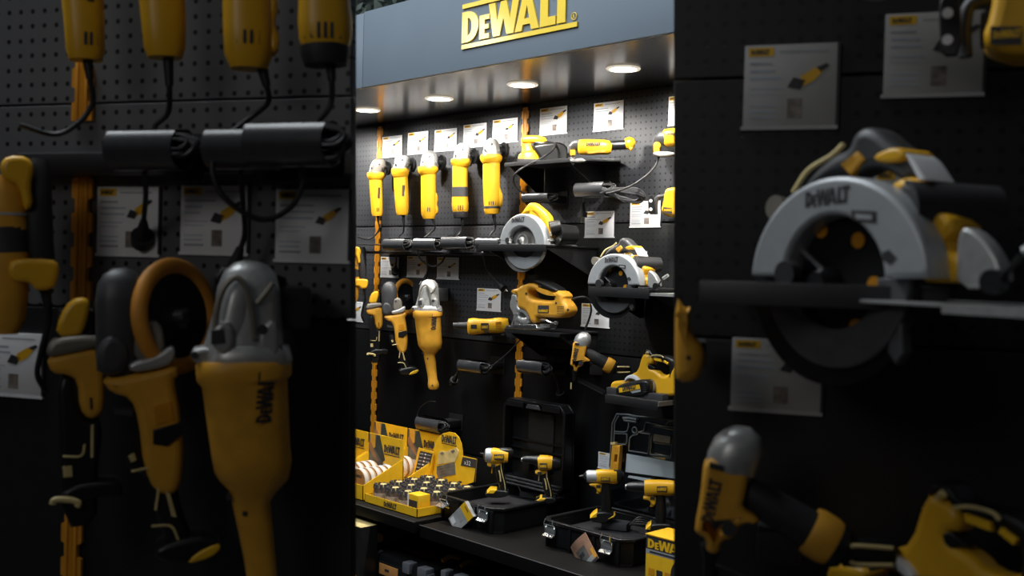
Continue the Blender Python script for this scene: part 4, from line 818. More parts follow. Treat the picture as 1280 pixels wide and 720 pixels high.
# ================================================================== things on the display shelf
def HX(px, py, x): return hit(px, py, V((x, 0, 0)), EX)
def at(x, y, z, rot=0): return Fr(0, 0, 0, rot, V((x, y, z)))
UPM = lambda v: V((v.x, v.z, -v.y))            # poly in plan, pulled upwards
def carton(x1, yf, label, w=.25, D=.212, hf=.064, hc=.235, discs=()):
    fr = at(x1-w, yf, ZT); t = thing('display_carton', label, 'display box', fr, 'yellow sanding disc display boxes')
    mb = MB('carton_yellow'); mb.box((0, 0, 0), (w, D, .003))
    mb.box((0, 0, 0), (w, .003, hf)).box((.003, .003, .003), (w-.003, D-.004, .024))
    sd = lambda x: mb.prism([(0, 0), (D, 0), (D, hf+.085), (D-.01, hf+.085), (0, hf)], x, x+.003, map=lambda v: V((v.y, v.x, v.z)))
    sd(0); sd(w-.003); mb.obj('tray', t)
    mb = MB('carton_yellow').box((0, D-.004, 0), (w, D, hc)); y = D-.0045
    def Q(m, pts, k=0): mb.use(m); mb.poly([(u*w, y-k*.0003, v*hc) for u, v in pts])
    Q('photo_grey', [(.0, .02), (.55, .02), (.42, .55), (.30, .99), (0, .99)]); Q('orange_yellow', [(.04, .99), (.2, .99), (.2, .75), (.1, .7), (.05, .8)], 1); Q('photo_brown', [(.05, .85), (.1, .8), (.3, .5), (.26, .48), (.0, .7), (0, .82)], 2)
    Q('photo_green', [(.24, .99), (.33, .99), (.5, .55), (.42, .5), (.28, .62), (.2, .72)], 2); Q('disc_white', [(.0, .1), (.3, .02), (.5, .2), (.42, .35), (.2, .42), (0, .36)], 2); Q('photo_brown', [(.04, .03), (.3, .03), (.34, .2), (.2, .3), (.05, .24)], 3)
    mb.use('paper'); mb.cone((.5*w, y-.001, .46*hc), (.5*w, y-.0015, .46*hc), .009, n=14)
    mb.use('print_dark'); logo(mb, (.47*w, y-.002, .70*hc), EX, EZ, .036, .112, nd=(0, -1, 0)); mb.quad((.47*w, y-.002, .66*hc), (.92*w, y-.002, .66*hc), (.92*w, y-.002, .675*hc), (.47*w, y-.002, .675*hc))
    for v in (.44, .38): mb.quad((.56*w, y-.002, v*hc), (.78*w, y-.002, v*hc), (.78*w, y-.002, (v+.02)*hc), (.56*w, y-.002, (v+.02)*hc))
    mb.quad((.84*w, y-.002, .24*hc), (w, y-.002, .24*hc), (w, y-.002, .40*hc), (.84*w, y-.002, .40*hc)); mb.use('paper').cone((.92*w, y-.0025, .32*hc), (.92*w, y-.003, .32*hc), .007, n=12)
    mb.obj('back_card', t); return fr
def discs(x, ys, r, zc, labels, group):
    for k, y in enumerate(ys):
        fr = at(x, y, zc); t = thing('sanding_disc_pack', labels[k], 'sanding discs', fr, group)
        mb = MB('disc_white').cone((0, .002, 0), (0, .021, 0), r, prof=[(0, r*.97), (.1, r), (.9, r), (1, r*.97)], n=36); ds = mb.obj('disc_stack', t)
        mb = MB('kraft').cone((0, 0, 0), (0, .003, 0), r*.96, r*.97, 36)
        if k == 0:
            mb.use('print_dark'); logo(mb, (-r*.55, -.0006, r*.25), EX, EZ, .012, r*1.05, nd=(0, -1, 0)); mb.use('print_grey'); mb.box((-.0, -.0006, -r*.62), (r*.45, 0, -r*.55)).box((-.0, -.0006, -r*.45), (r*.4, 0, -r*.38)); mb.use('print_blue').cone((-r*.45, -.0007, -r*.5), (-r*.45, 0, -r*.5), r*.2, n=14); mb.use('photo_grey').poly([(-r*.9, -.0005, -r*.3), (-r*.6, -.0005, -r*.75), (-r*.1, -.0005, -r*.94), (-r*.3, -.0005, -r*.4), (-r*.7, -.0005, r*.1)])
        mb.use('disc_tan').cone((0, .0205, 0), (0, .030, 0), r*.93, r*.93, 30); mb.obj('face_label', ds)
carton(-.26, -.586, 'yellow sanding disc display box at the front left, nearest the bit jars')
carton(-.52, -.586, 'yellow sanding disc display box at the far left, cut by the side panel')
carton(-.515, -.366, 'yellow sanding disc display box in the rear row beside the left upright')
carton(-.255, -.366, 'yellow sanding disc display box in the rear row, behind the bit set card')
o_ = ['first', 'second', 'third', 'fourth', 'fifth', 'sixth']
discs(-.318, [-.570+.034*k for k in range(5)], .05, ZT+.0745, [f'kraft-faced sanding disc pack, {o_[k]} from the front in the right row of the front carton' for k in range(5)], 'sanding disc packs in the cartons')
discs(-.441, [-.570+.034*k for k in range(5)], .05, ZT+.0745, [f'kraft-faced sanding disc pack, {o_[k]} from the front in the left row of the front carton' for k in range(5)], 'sanding disc packs in the cartons')
discs(-.578, [-.570+.034*k for k in range(3)], .05, ZT+.0745, [f'sanding disc pack, {o_[k]} from the front in the far left carton' for k in range(3)], 'sanding disc packs in the cartons')
discs(-.43, [-.345+.034*k for k in range(4)], .05, ZT+.0745, [f'sanding disc pack, {o_[k]} from the front in the carton behind the bit card' for k in range(4)], 'sanding disc packs in the cartons')
# ---------------------------------------------------------------- bit set display
def bit_display():
    x0, x1, y0, y1 = -.238, .110, -.592, -.215
    fr = at(x0, y0, ZT); w, D = x1-x0, y1-y0; t = thing('bit_display', 'yellow tray display with rounded back card for bit sets beside the left tool case', 'display box', fr)
    mb = MB('carton_yellow'); h = .036
    mb.box((0, 0, 0), (w, D, .003)).box((0, 0, 0), (w, .003, h)).box((0, 0, 0), (.003, D, h)).box((w-.003, 0, 0), (w, D, h))
    mb.use('print_dark'); logo(mb, (w*.38, -.0008, .007), EX, EZ, .022, .085, nd=(0, -1, 0)); mb.obj('tray', t)
    cf = at(x0, y1, ZT); mb = MB('carton_yellow'); off = V((0, D, 0))
    g = lambda L: [(500+x/8.89, 530+y/8.89) for x, y in L]
    def S(m, pts, o0, o1, sm=0, bev=0):
        mb.use(m); mb.prism([(q[0], max(q[1], .114)) if q[0] > w-.01 else q for q in [cf.xz(*p, o1) for p in g(pts)]], -o1+D, -o0+D, bev, (), sm)
    arch = [(372, 330), (375, 270), (395, 200), (430, 140), (480, 102), (545, 87), (605, 100), (650, 145), (680, 220), (693, 300), (694, 352), (850, 390), (832, 640), (680, 690), (500, 690), (300, 650), (340, 500)]
    S('carton_yellow', arch, -.004, 0)
    S('print_dark', [(696, 366), (850, 396), (842, 492), (674, 462)], 0, .001); S('print_dark', [(838, 500), (850, 395), (832, 645), (818, 640)], 0, .0008)
    mb.use('print_dark'); a = cf.p(*g([(462, 196)])[0], .0015)+off; b = cf.p(*g([(628, 216)])[0], .0015)+off; logo(mb, a, EX, EZ, .034, (b.x-a.x), nd=(0, -1, 0)); mb.box((a.x, D-.002, a.z-.007), (b.x, D-.001, a.z-.004))
    mb.use('paper'); a = cf.p(*g([(712, 448)])[0], .002)+off; text(mb, 'x32', a, EX, EZ, .028)
    S('cream', [(425, 340), (450, 300), (500, 310), (560, 290), (625, 262), (650, 300), (640, 360), (610, 420), (415, 450)], 0, .002); S('warm_grey', [(440, 330), (470, 305), (490, 330), (470, 345)], .002, .003); S('warm_grey', [(560, 300), (600, 285), (610, 305), (580, 325)], .002, .003); S('photo_grey', [(408, 470), (605, 425), (615, 560), (480, 590), (425, 610), (405, 545)], 0, .002)
    for k in range(3): S('warm_grey', [(425, 490+k*30), (590, 450+k*32), (590, 456+k*32), (425, 496+k*30)], .002, .0026)
    S('print_dark', [(640, 640), (665, 632), (690, 645), (668, 660)], 0, .001)
    mb.obj('back_card', t)
    mb = MB('carton_yellow')
    S('carton_yellow', [(205, 262), (375, 310), (350, 480), (310, 620), (125, 585), (170, 420)], .012, .016); S('print_dark', [(225, 298), (362, 330), (300, 582), (160, 552)], .016, .0168)
    for k in range(6):
        y = 322+k*38; x = 225-k*10
        S('print_grey', [(x, y), (x+35, y+7), (x+33, y+18), (x-2, y+11)], .0168, .0174); S('paper', [(x+50, y+8), (x+68, y+12), (x+66, y+26), (x+48, y+22)], .0168, .0174); S('print_grey', [(x+78, y+18), (x+118, y+27), (x+116, y+34), (x+76, y+25)], .0168, .0174)
    mb.obj('chart_panel', t)
    rows_ = ['front', 'second', 'third', 'back']; cols_ = ['leftmost', 'second', 'third', 'rightmost']
    for j in range(4):
        for i in range(4):
            x = x0+.048+i*.083; y = y0+.05+j*.082; f2 = at(x, y, ZT+.0035)
            if (i, j) == (3, 0):
                tt = thing('bit_set_pack', 'small yellow bit pack with dark window at the front right of the jars', 'bit set', f2, 'bit sets in the yellow tray')
                mb = MB('carton_yellow').box((-.036, -.03, 0), (.034, .03, .078), .003); mb.use('print_dark').box((-.026, -.0312, .012), (.026, -.0295, .055)); mb.use('paper').box((-.035, -.0313, .03), (-.027, -.0296, .074)).box((-.0368, -.026, .01), (-.0358, .024, .074)); mb.obj('box', tt); continue
            tt = thing('bit_jar', f'round bit jar in the yellow tray, {cols_[i]} jar of the {rows_[j]} row', 'bit set', f2, 'bit sets in the yellow tray')
            r = .034
            MB('jar_clear').cone((0, 0, 0), (0, 0, .042), r*.95, prof=[(0, r*.9), (.1, r*.96), (1, r)], n=24).obj('jar', tt); jr = tt.children[0] if tt.children else tt
            mb = MB('jar_brown').cone((0, 0, .042), (0, 0, .064), r, r*.95, 24); mb.use('graphite')
            for k in range(9):
                a = k*2*pi/9; mb.cone((cos(a)*r*.8, sin(a)*r*.8, .058), (cos(a)*r*.8, sin(a)*r*.8, .076), .008, .006, 8)
            mb.obj('bit_ring', tt)
            mb = MB('cream').cone((.004, .010, .056), (.004, .010, .074), r*.55, r*.5, 16); mb.use('yellow').box((-.022, -r-.0005, .006), (.022, -r*.9, .022)); mb.obj('lid', tt)
bit_display()
# ---------------------------------------------------------------- open tool cases
def latch(parent, x, z, y, opened, fn=None):
    """metal latch hanging on the front face at y"""
    mb = MB('chrome'); w = .05
    if opened: mb.prism([(0, 0), (-.034, -.012), (-.036, -.008), (0, .004)], x-w/2, x+w/2, .0, map=lambda v: V((v.y, y+v.x, z-.03+v.z)))
    mb.box((x-w/2, y-.004, z-.045), (x+w/2, y, z-.04) if opened else (x+w/2, y, z-.02)); 
    for s in (-1, 1): mb.tube([(x+s*w*.42, y-.003, z-.035), (x+s*w*.42, y-.014, z-.012), (x+s*w*.36, y-.01, z+.008)], .0022, 7, 4)
    if not opened: mb.box((x-w*.5, y-.006, z-.05), (x+w*.5, y-.0035, z-.015), .001); mb.prism([(0, 0), (-.016, -.006), (-.016, -.003), (0, .006)], x-w*.5, x+w*.5, map=lambda v: V((v.y, y-.004+v.x, z-.05+v.z)))
    mb.tube([(x-w*.42, y-.008, z-.014), (x+w*.42, y-.008, z-.014)], .002, 6, 1)
    l = mb.obj('latch', parent); l['label'] = 'shiny metal latch'; return l
def rrect(x0, y0, x1, y1, r): return [(x0+r, y0), (x1-r, y0), (x1, y0+r), (x1, y1-r), (x1-r, y1), (x0+r, y1), (x0, y1-r), (x0, y0+r)]
def open_case(x0, x1, y0, y1, h, label, latches, lid=True, lidh=.36):
    fr = at(x0, y0, ZT2); w, D = x1-x0, y1-y0; t = thing('tool_case', label, 'tool case', fr, 'open black tool cases')
    mb = MB('case_black')
    mb.prism(rrect(0, 0, w, D, .03), -.008, 0, 0, map=UPM)
    mb.prism(rrect(0, 0, w, D, .035), -h+.012, -.002, .003, [rrect(.012, .012, w-.012, D-.012, .03)], map=UPM)
    mb.prism(rrect(-.006, -.006, w+.006, D+.006, .04), -h, -h+.014, .004, [rrect(.012, .012, w-.012, D-.012, .03)], map=UPM)
    for x in (.09*w, .36*w, .64*w, .91*w): mb.box((x-.006, -.005, .0), (x+.006, .004, h-.012), .002)
    sh = mb.obj('lower_shell', t)
    MB('rubber').prism(rrect(.014, .014, w-.014, D-.014, .03), -.05, -.01, .002, map=UPM).obj('insert_tray', t)
    for x, op in latches: latch(sh, x*w, h, -.006, op)
    if lid:
        L = MB('case_black'); yb = D+.006
        L.prism(rrect(-.004, 0, w+.004, lidh, .03), yb-.0, yb+.012, .003, map=lambda v: V((v.x, v.y, v.z+h)))
        L.prism(rrect(-.004, 0, w+.004, lidh, .03), yb-.05, yb, .003, [rrect(.008, .012, w-.008, lidh-.012, .026)], map=lambda v: V((v.x, v.y, v.z+h)))
        for z in (.30, .42, .52): L.box((.012, yb-.012, h+lidh*z), (w-.012, yb, h+lidh*z+.004))
        for u in (.34, .66): L.box((w*u-.02, yb-.03, h+lidh*.18), (w*u+.02, yb, h+lidh*.36), .006)
        for u in (.2, .8): L.box((w*u-.05, yb-.056, h+lidh-.03), (w*u+.05, yb-.045, h+lidh-.008), .002)
        L.use('graphite').prism([(w*.38, h+lidh-.03), (w*.62, h+lidh-.03), (w*.59, h+lidh-.012), (w*.41, h+lidh-.012)], yb-.054, yb-.046, .002)
        L.use('shelf_black').prism(rrect(w*.3, .42*lidh, w*.72, lidh*.86, .01), yb-.006, yb-.001, .002, map=lambda v: V((v.x, v.y, v.z+h)))
        L.use('graphite')
        for k in range(3): L.box((.02, yb-.062+k*.008, h+.004+k*.012), (w-.02, yb-.05+k*.008, h+.010+k*.012), .001)
        L.obj('lid', t)
    return t
C1 = open_case(.119, .468, -.495, -.10, .099, 'open black tool case left of centre, holding two compact drivers', [(.16, True), (.80, False)])
C2 = open_case(.649, 1.058, -.448, -.10, .096, 'open black tool case at right with two closed silver latches', [(.14, False), (.80, False)], lid=False)
# ---------------------------------------------------------------- drivers
def driver(label, A, d, nose, bodyp, back, trig, grip, foot, name='impact_driver', cat='impact driver', trig_thin=False, lines=True, foot_y=(), tip=None, lab=None, nosemat='guard_grey', chuck=False, group='cordless drivers standing in the open cases'):
    fr = Fr(A[0], A[1], d, 'cam'); t = thing(name, label, cat, fr, group)
    mb = MB('yellow'); body(mb, fr, bodyp, 0, .95, 3)
    if lab:
        x0, y0, x1, y1 = lab; r = bodyp[1][2]*fr.m*.95; mb.use('graphite'); plate(mb, fr, [(x0, y0), (x1, y0), (x1, y1), (x0, y1)], r*.7, r*1.0+.0012, .001); mb.use('carton_yellow'); a = fr.p(x0+.8, y1-1.6, r+.002); b = fr.p(x1-.8, y1-1.6, r+.002); logo(mb, a, b-a, EZ, .011, (b-a).length, nd=(0, -1, 0))
    mb.obj('motor_housing', t)
    mb = MB('black'); body(mb, fr, back, 0, .95, 2.6); mb.obj('rear_cap', t)
    mb = MB(nosemat); body(mb, fr, nose, 0, 1, 2)
    if tip: mb.use('steel' if chuck else 'black'); body(mb, fr, tip, 0, 1, 2)
    mb.obj('chuck' if chuck else 'nose_cone', t)
    mb = MB('yellow'); plate(mb, fr, trig[0], -.018, .018, .005, smooth=1); mb.use('yellow' if not trig_thin else 'cream'); plate(mb, fr, trig[1], -.008, .008, .002); mb.use('print_dark'); q = fr.p(*trig[2], .0185); mb.box((q.x-.008, q.y-.001, q.z-.005), (q.x+.008, q.y+.002, q.z+.005)); mb.obj('trigger', t)
    mb = MB('black'); body(mb, fr, grip, 0, 1.1, 3)
    if lines:
        mb.use('cream'); P = [fr.p(g_[0]+g_[2]*.5, g_[1], g_[2]*fr.m*1.12) for g_ in grip]; mb.tube(P, .0018, 6, 4)
        k = len(grip)//2; a, b = grip[k-1], grip[k]; P = [fr.p(a[0]-.5, a[1]+2, a[2]*fr.m*1.12), fr.p((a[0]+b[0])/2, (a[1]+b[1])/2+3, a[2]*fr.m*1.13), fr.p(b[0]-.2, b[1]+6, b[2]*fr.m*1.12)]; mb.tube(P, .0028, 6, 4)
    mb.obj('grip', t)
    mb = MB('black'); plate(mb, fr, foot, -.032, .032, .006, smooth=1)
    mb.use('carton_yellow')
    for fp in foot_y: plate(mb, fr, fp, -.034, .034, .003)
    mb.obj('battery', t)
driver('compact impact driver with silver nose cone, left tool in the left open case', (625, 570), .28,
 [(606, 568.8, 5), (607, 568.8, 8), (610, 569, 9.3), (614.5, 569.6, 9.6)], [(613.5, 569.5, 9.2), (618, 569.5, 9.4), (628, 570, 8.4), (635, 570.4, 7.6)], [(624, 565, 5), (630, 565.5, 6.2), (638, 566, 6.4), (641.5, 566.5, 4)],
 ([(609, 578), (626, 577), (627, 580), (621, 584), (609, 584)], [(614.5, 584), (616, 584), (615.2, 592), (614, 591.5)], (616.5, 582)), [(624, 578, 4.5), (624, 586, 5), (626, 596, 5.2), (628.5, 606, 5), (629.5, 616, 5)],
 [(606, 618), (614, 612.5), (632, 613.5), (637, 616), (634, 621), (622, 623), (608, 622)], foot_y=([(608, 617), (613, 612), (621, 612.5), (617, 617.5)],), tip=[(600, 566.8, 1.2), (604, 567.6, 1.5), (606, 568.5, 4.5), (607, 568.6, 7.6)], lab=(617.5, 568, 630, 574.5))
driver('compact drill driver with black chuck, right tool in the left open case', (682, 580), .22,
 [(653, 574.5, 3), (656, 574.3, 4.3), (663, 574.5, 5), (667, 575, 5.6), (673.5, 576, 7.2)], [(672.5, 578.5, 8), (675, 578.3, 9.3), (684, 578.5, 9.2), (690, 579, 8.6)], [(688, 579.5, 8.6), (694, 580.3, 8.4), (700, 581, 6.6), (702, 581.3, 3)],
 ([(669, 589), (684, 586.5), (685, 590), (680, 594), (669, 593.5)], [(673, 593), (674.5, 593), (674, 602), (672.8, 601)], (674.5, 591.5)), [(681.5, 588, 4.8), (681, 596, 5), (683.5, 606, 5.2), (686, 616, 5), (686.5, 625, 5)],
 [(668, 627), (676, 622), (694, 622), (696, 630), (670, 632)], name='drill_driver', cat='drill', foot_y=([(670, 626), (676, 622.5), (683, 623.5), (678, 627)],), tip=[(651, 574.5, 1.6), (652, 574.5, 3), (654, 574.5, 3)], lab=(674.5, 579, 684, 586), nosemat='black', chuck=True, trig_thin=True)
driver('impact driver with silver nose and black grip, left tool in the right open case', (752, 596), .26,
 [(733, 595.5, 7), (734.5, 595.5, 7.8), (741, 595.6, 8), (746.5, 595.7, 8)], [(745.5, 595.6, 8.2), (749, 595.4, 8.6), (760, 595.6, 8.6), (770, 596.2, 8.4), (773.5, 596.4, 6)], [(766, 594, 7), (773, 595.5, 8), (777, 597, 6.4), (778.5, 598, 3)],
 ([(736, 604.5), (752.5, 604), (752, 615), (749, 616.5), (746, 614), (744, 609), (737, 608)], [(747, 612), (750, 612), (749, 617.5), (745.5, 617)], (748, 608)), [(757, 603, 6), (758, 612, 6.5), (759, 624, 6.8), (758, 636, 6.6), (757, 642, 6.6)],
 [(737, 648), (745, 641), (758, 640), (769, 644), (766, 650), (754, 655), (740, 653)], lines=False, foot_y=([(737.5, 648), (742, 643), (746.5, 640.5), (746, 647)], [(760, 649), (766, 645), (769, 643.5), (768, 647)]), tip=[(724, 595.5, 1.3), (729, 595.3, 2), (731, 595.3, 5), (733.5, 595.4, 7.4)], lab=(751, 596.5, 762.5, 602))
driver('drill driver with long black chuck, right tool in the right open case', (820, 610), .24,
 [(783, 608.5, 4), (787, 608.5, 5.6), (795, 608.5, 6.4), (801, 608.6, 6.8), (807, 609, 8.4)], [(805.5, 609.5, 8.6), (809, 609.5, 9.8), (822, 609.5, 9.6), (838, 610, 9.4), (846, 610, 8)], [(842, 609, 8), (850, 610, 8), (855, 611, 5)],
 ([(804, 620.5), (820.5, 620), (820, 631), (817, 633), (813.5, 630), (812, 626), (804, 625)], [(814.5, 628), (818, 628), (816.5, 634), (812.5, 633.5)], (815.5, 623)), [(825, 618, 6), (825.5, 628, 6.6), (826, 640, 6.8), (825.5, 650, 6.6), (825.5, 656, 6.6)],
 [(807, 663), (813, 656), (828, 655), (840, 657), (838, 668), (812, 668)], name='drill_driver', cat='drill', lines=False, foot_y=([(807, 662), (810, 658), (814, 655.5), (813, 663)],), tip=[(781, 608.2, 2.2), (782, 608.2, 3.6), (784, 608.4, 4)], lab=(821, 608, 834, 615), nosemat='black', chuck=True)
# small things lying in the cases
def charger(px, py, z, label, s=1, rot=.4):
    p = HZ(px, py, z); fr = at(p.x, p.y, z, rot); t = thing('charger', label, 'charger', fr)
    MB('graphite').box((-.05*s, -.03*s, 0), (.05*s, .03*s, .03*s), .008).obj('body', t); mb = MB('cable'); rn = random.Random(2)
    for k in range(4): mb.tube([(.05*s, 0, .02), (.09*s, -.03+.01*k, .035+.006*k), (.14*s, .0+.012*k, .03), (.12*s, .04, .025+.004*k), (.06*s, .03, .02)], .0035, 7, 5)
    mb.obj('cord', t); mb = MB('chrome')
    for k in (-1, 1): mb.cone((-.05*s, k*.012, .025), (-.062*s, k*.012, .045), .0025, n=8)
    mb.obj('pins', t)
charger(666, 622, ZT2+.052, 'dark charger and cable in the left open case')
charger(770, 661, ZT2+.052, 'grey charger with silver pins in the right open case')
# ---------------------------------------------------------------- booklets and cards on the case fronts
def booklet(pts, d, label, main, top, th=.006, bend=0):
    c = (sum(p[0] for p in pts)/4, sum(p[1] for p in pts)/4); fr = Fr(c[0], c[1], d, R(8)); t = thing('booklet', label, 'leaflet', fr)
    P = [fr.p(*p) for p in pts]; n = 8; mb = MB(main); vs = []; fs = []
    def pt(u, v, k): q = P[0].lerp(P[1], u).lerp(P[3].lerp(P[2], u), v); return V((q.x, q.y+bend*sin(pi*v)*-1+k, q.z))
    for k in (0, th):
        for j in range(n+1):
            for i in range(2): vs.append(pt(i, j/n, k))
    m = 2*(n+1)
    for j in range(n): a = 2*j; fs += [[a, a+1, a+3, a+2], [m+a, m+a+2, m+a+3, m+a+1], [a, a+2, m+a+2, m+a], [a+1, m+a+1, m+a+3, a+3]]
    fs += [[0, m, m+1, 1], [2*n, 2*n+1, m+2*n+1, m+2*n]]; mb.add(vs, fs); pg = mb.obj('pages', t); mb = MB(top[0])
    for (u0, v0, u1, v1), mm in top[1]:
        mb.use(mm); k = 6
        for j in range(k):
            va, vb = v0+(v1-v0)*j/k, v0+(v1-v0)*(j+1)/k; mb.quad(pt(u0, va, -.0009), pt(u1, va, -.0009), pt(u1, vb, -.0009), pt(u0, vb, -.0009))
    mb.obj('cover_print', pg); return t
booklet([(581, 627), (591.7, 646), (569.4, 667), (560.5, 648)], .525, 'small silver and yellow booklet leaning on the front of the left open case', 'cover_silver', ('carton_yellow', [((0, 0, 1, .3), 'carton_yellow'), ((.2, .06, .6, .12), 'photo_brown'), ((.3, .45, .7, .6), 'guard_grey'), ((.1, .75, .5, .95), 'paper')]), .02)
booklet([(731, 665.5), (748, 698), (730.5, 720), (713, 684)], .47, 'brown photo leaflet leaning on the front of the right open case', 'cover_brown', ('photo_grey', [((.3, .25, .75, .8), 'photo_grey'), ((.75, .1, .9, .95), 'guard_grey'), ((.92, .0, 1, 1), 'print_dark'), ((.45, .4, .6, .7), 'print_dark'), ((.55, 0, .9, .12), 'orange_yellow')]), .004, .012)
# ---------------------------------------------------------------- organizer with clear lid
def organizer():
    yb = -.085; fr = at(.69, yb, ZT2); t = thing('organizer', 'parts organizer with a raised clear lid and grey rail edge behind the right open case', 'organizer', fr)
    g = lambda L: [(700+x/8.77, 510+y/8.77) for x, y in L]
    zb = fr.p(770, 640).z; zt_ = fr.p(771, 517).z; w = .47
    x0 = fr.p(764, 600).x
    mb = MB('case_black').box((x0, -.0, .0), (x0+w, .07, zb), .006); mb.use('case_grey')
    mb.obj('base', t)
    mb = MB('case_grey'); 
    for k, (z, y) in enumerate(((.0, -.004), (.016, -.010), (.032, -.014))): mb.box((x0+.01, y-.004, zb-.035+z), (x0+w*.62, y+.01, zb-.028+z), .002)
    mb.use('print_grey')
    for k in range(7): mb.box((x0+.02+k*.035, -.020, zb-.012), (x0+.045+k*.035, -.012, zb-.006), .001)
    mb.obj('rail_edge', t)
    mb = MB('clear'); pane = [fr.xz(*p) for p in g([(545, 640), (575, 170), (620, 66), (745, 70), (840, 92), (1245, 135)])]
    mb.prism(pane+[(x0+w, pane[-1][1]-.01), (x0+w, zb), (pane[0][0], zb)], .0, .003); mb.obj('clear_lid', t)
    mb = MB('clear_rib')
    def rib(L, r=.003): mb.tube([fr.p(*p, .006) for p in g(L)], r, 6, 1)
    rib([(545, 640), (562, 400), (575, 170), (622, 66), (745, 72), (840, 92), (1000, 105), (1245, 135), (1400, 150)], .0035); rib([(600, 640), (592, 380), (600, 165), (640, 90)], .0025)
    rib([(595, 258), (700, 265), (735, 255), (752, 200), (752, 160)]); rib([(590, 280), (730, 285)], .002); rib([(560, 390), (720, 400), (735, 380), (735, 280)]); rib([(690, 110), (760, 112), (840, 130)], .005); rib([(700, 135), (840, 155)], .004)
    rib([(765, 330), (800, 300), (850, 290), (860, 265), (920, 250), (930, 180), (945, 160), (1245, 210)]); rib([(755, 465), (765, 330)]); rib([(755, 470), (960, 500), (980, 420), (985, 290), (870, 270)]); rib([(990, 510), (1215, 550), (1235, 320)]); rib([(990, 505), (1005, 320), (1030, 290)]); rib([(1030, 380), (1220, 405)]); rib([(1020, 200), (1245, 240)], .002); rib([(1160, 185), (1190, 145), (1245, 145)], .0025)
    q = fr.p(*g([(818, 243)])[0], .006); mb.ring(q, EY, .011, .003, 20, 6); mb.obj('lid_ribs', t)
    mb = MB('panel_light'); mb.prism([fr.xz(*p) for p in g([(735, 500), (985, 545), (1245, 592), (1420, 620), (1420, 800), (1245, 770), (720, 700)])], -.002, .001); mb.prism([fr.xz(*p) for p in g([(760, 740), (1000, 775), (990, 810), (745, 760)])], -.002, .001); mb.obj('light_insert', t)
    mb = MB('guard_grey'); mb.prism([fr.xz(*p) for p in g([(1035, 283), (1218, 312), (1212, 388), (1030, 362)])], -.006, -.002, .001); mb.obj('label_card', t)
    mb = MB('orange_yellow'); P = [fr.xz(*p) for p in g([(625, 400), (712, 405), (690, 678), (600, 665)])]; H = [fr.xz(*p) for p in g([(655, 500), (685, 505), (675, 590), (645, 585)])]; mb.prism(P, -.03, -.01, .002, [H]); mb.use('cream').prism([fr.xz(*p) for p in g([(605, 370), (660, 365), (662, 395), (608, 395)])], -.03, -.015, .002); mb.use('yellow_dark')
    for y in (430, 455, 610, 635): mb.prism([fr.xz(*p) for p in g([(660, y), (695, y+5), (693, y+12), (658, y+8)])], -.0308, -.0298)
    mb.obj('latch_strip', t)
organizer()
# ---------------------------------------------------------------- boxed tool at right
def yellow_box():
    a = HX(808, 668, 1.235); y0 = -.585; p = W(808, 668, -y0); fr = at(p.x, y0, ZT2); h = p.z-ZT2; w = .26; t = thing('product_box', 'yellow tool box with black lettering band at the lower right corner', 'box', fr)
    mb = MB('carton_yellow').box((0, 0, 0), (w, .11, h), .001)
    def Q(m, u0, v0, u1, v1, k=1): mb.use(m); y = -.0004*k; mb.quad((u0*w, y, v0*h), (u1*w, y, v0*h), (u1*w, y, v1*h), (u0*w, y, v1*h))
    Q('print_dark', 0, .76, 1, .99); Q('guard_grey', 0, .68, 1, .76); Q('print_dark', .06, .70, .5, .735, 2); mb.use('carton_yellow'); logo(mb, (.03*w, -.0016, .785*h), EX, EZ, .17*h, .62*w, nd=(0, -1, 0))
    for i in range(3):
        for j in range(2): Q('yellow_dark' if (i+j) % 2 else 'print_dark', .05+i*.12, .16+j*.15, .14+i*.12, .28+j*.15, 2)
    mb.use('rubber').prism([fr_ for fr_ in [(w*(.62+.24*cos(a_)), h*.42+w*.24*sin(a_)) for a_ in [k*pi/14 for k in range(28)]]], -.0012, -.0006); mb.use('graphite').prism([(w*.42, h*.2), (w*.47, h*.2), (w*.8, h*.5), (w*.76, h*.54)], -.0024, -.0012)
    mb.obj('carton', t); mb = MB('yellow').box((-.002, -.003, h), (w+.002, .113, h+.004), .001); mb.obj('top_flap', t)
yellow_box()
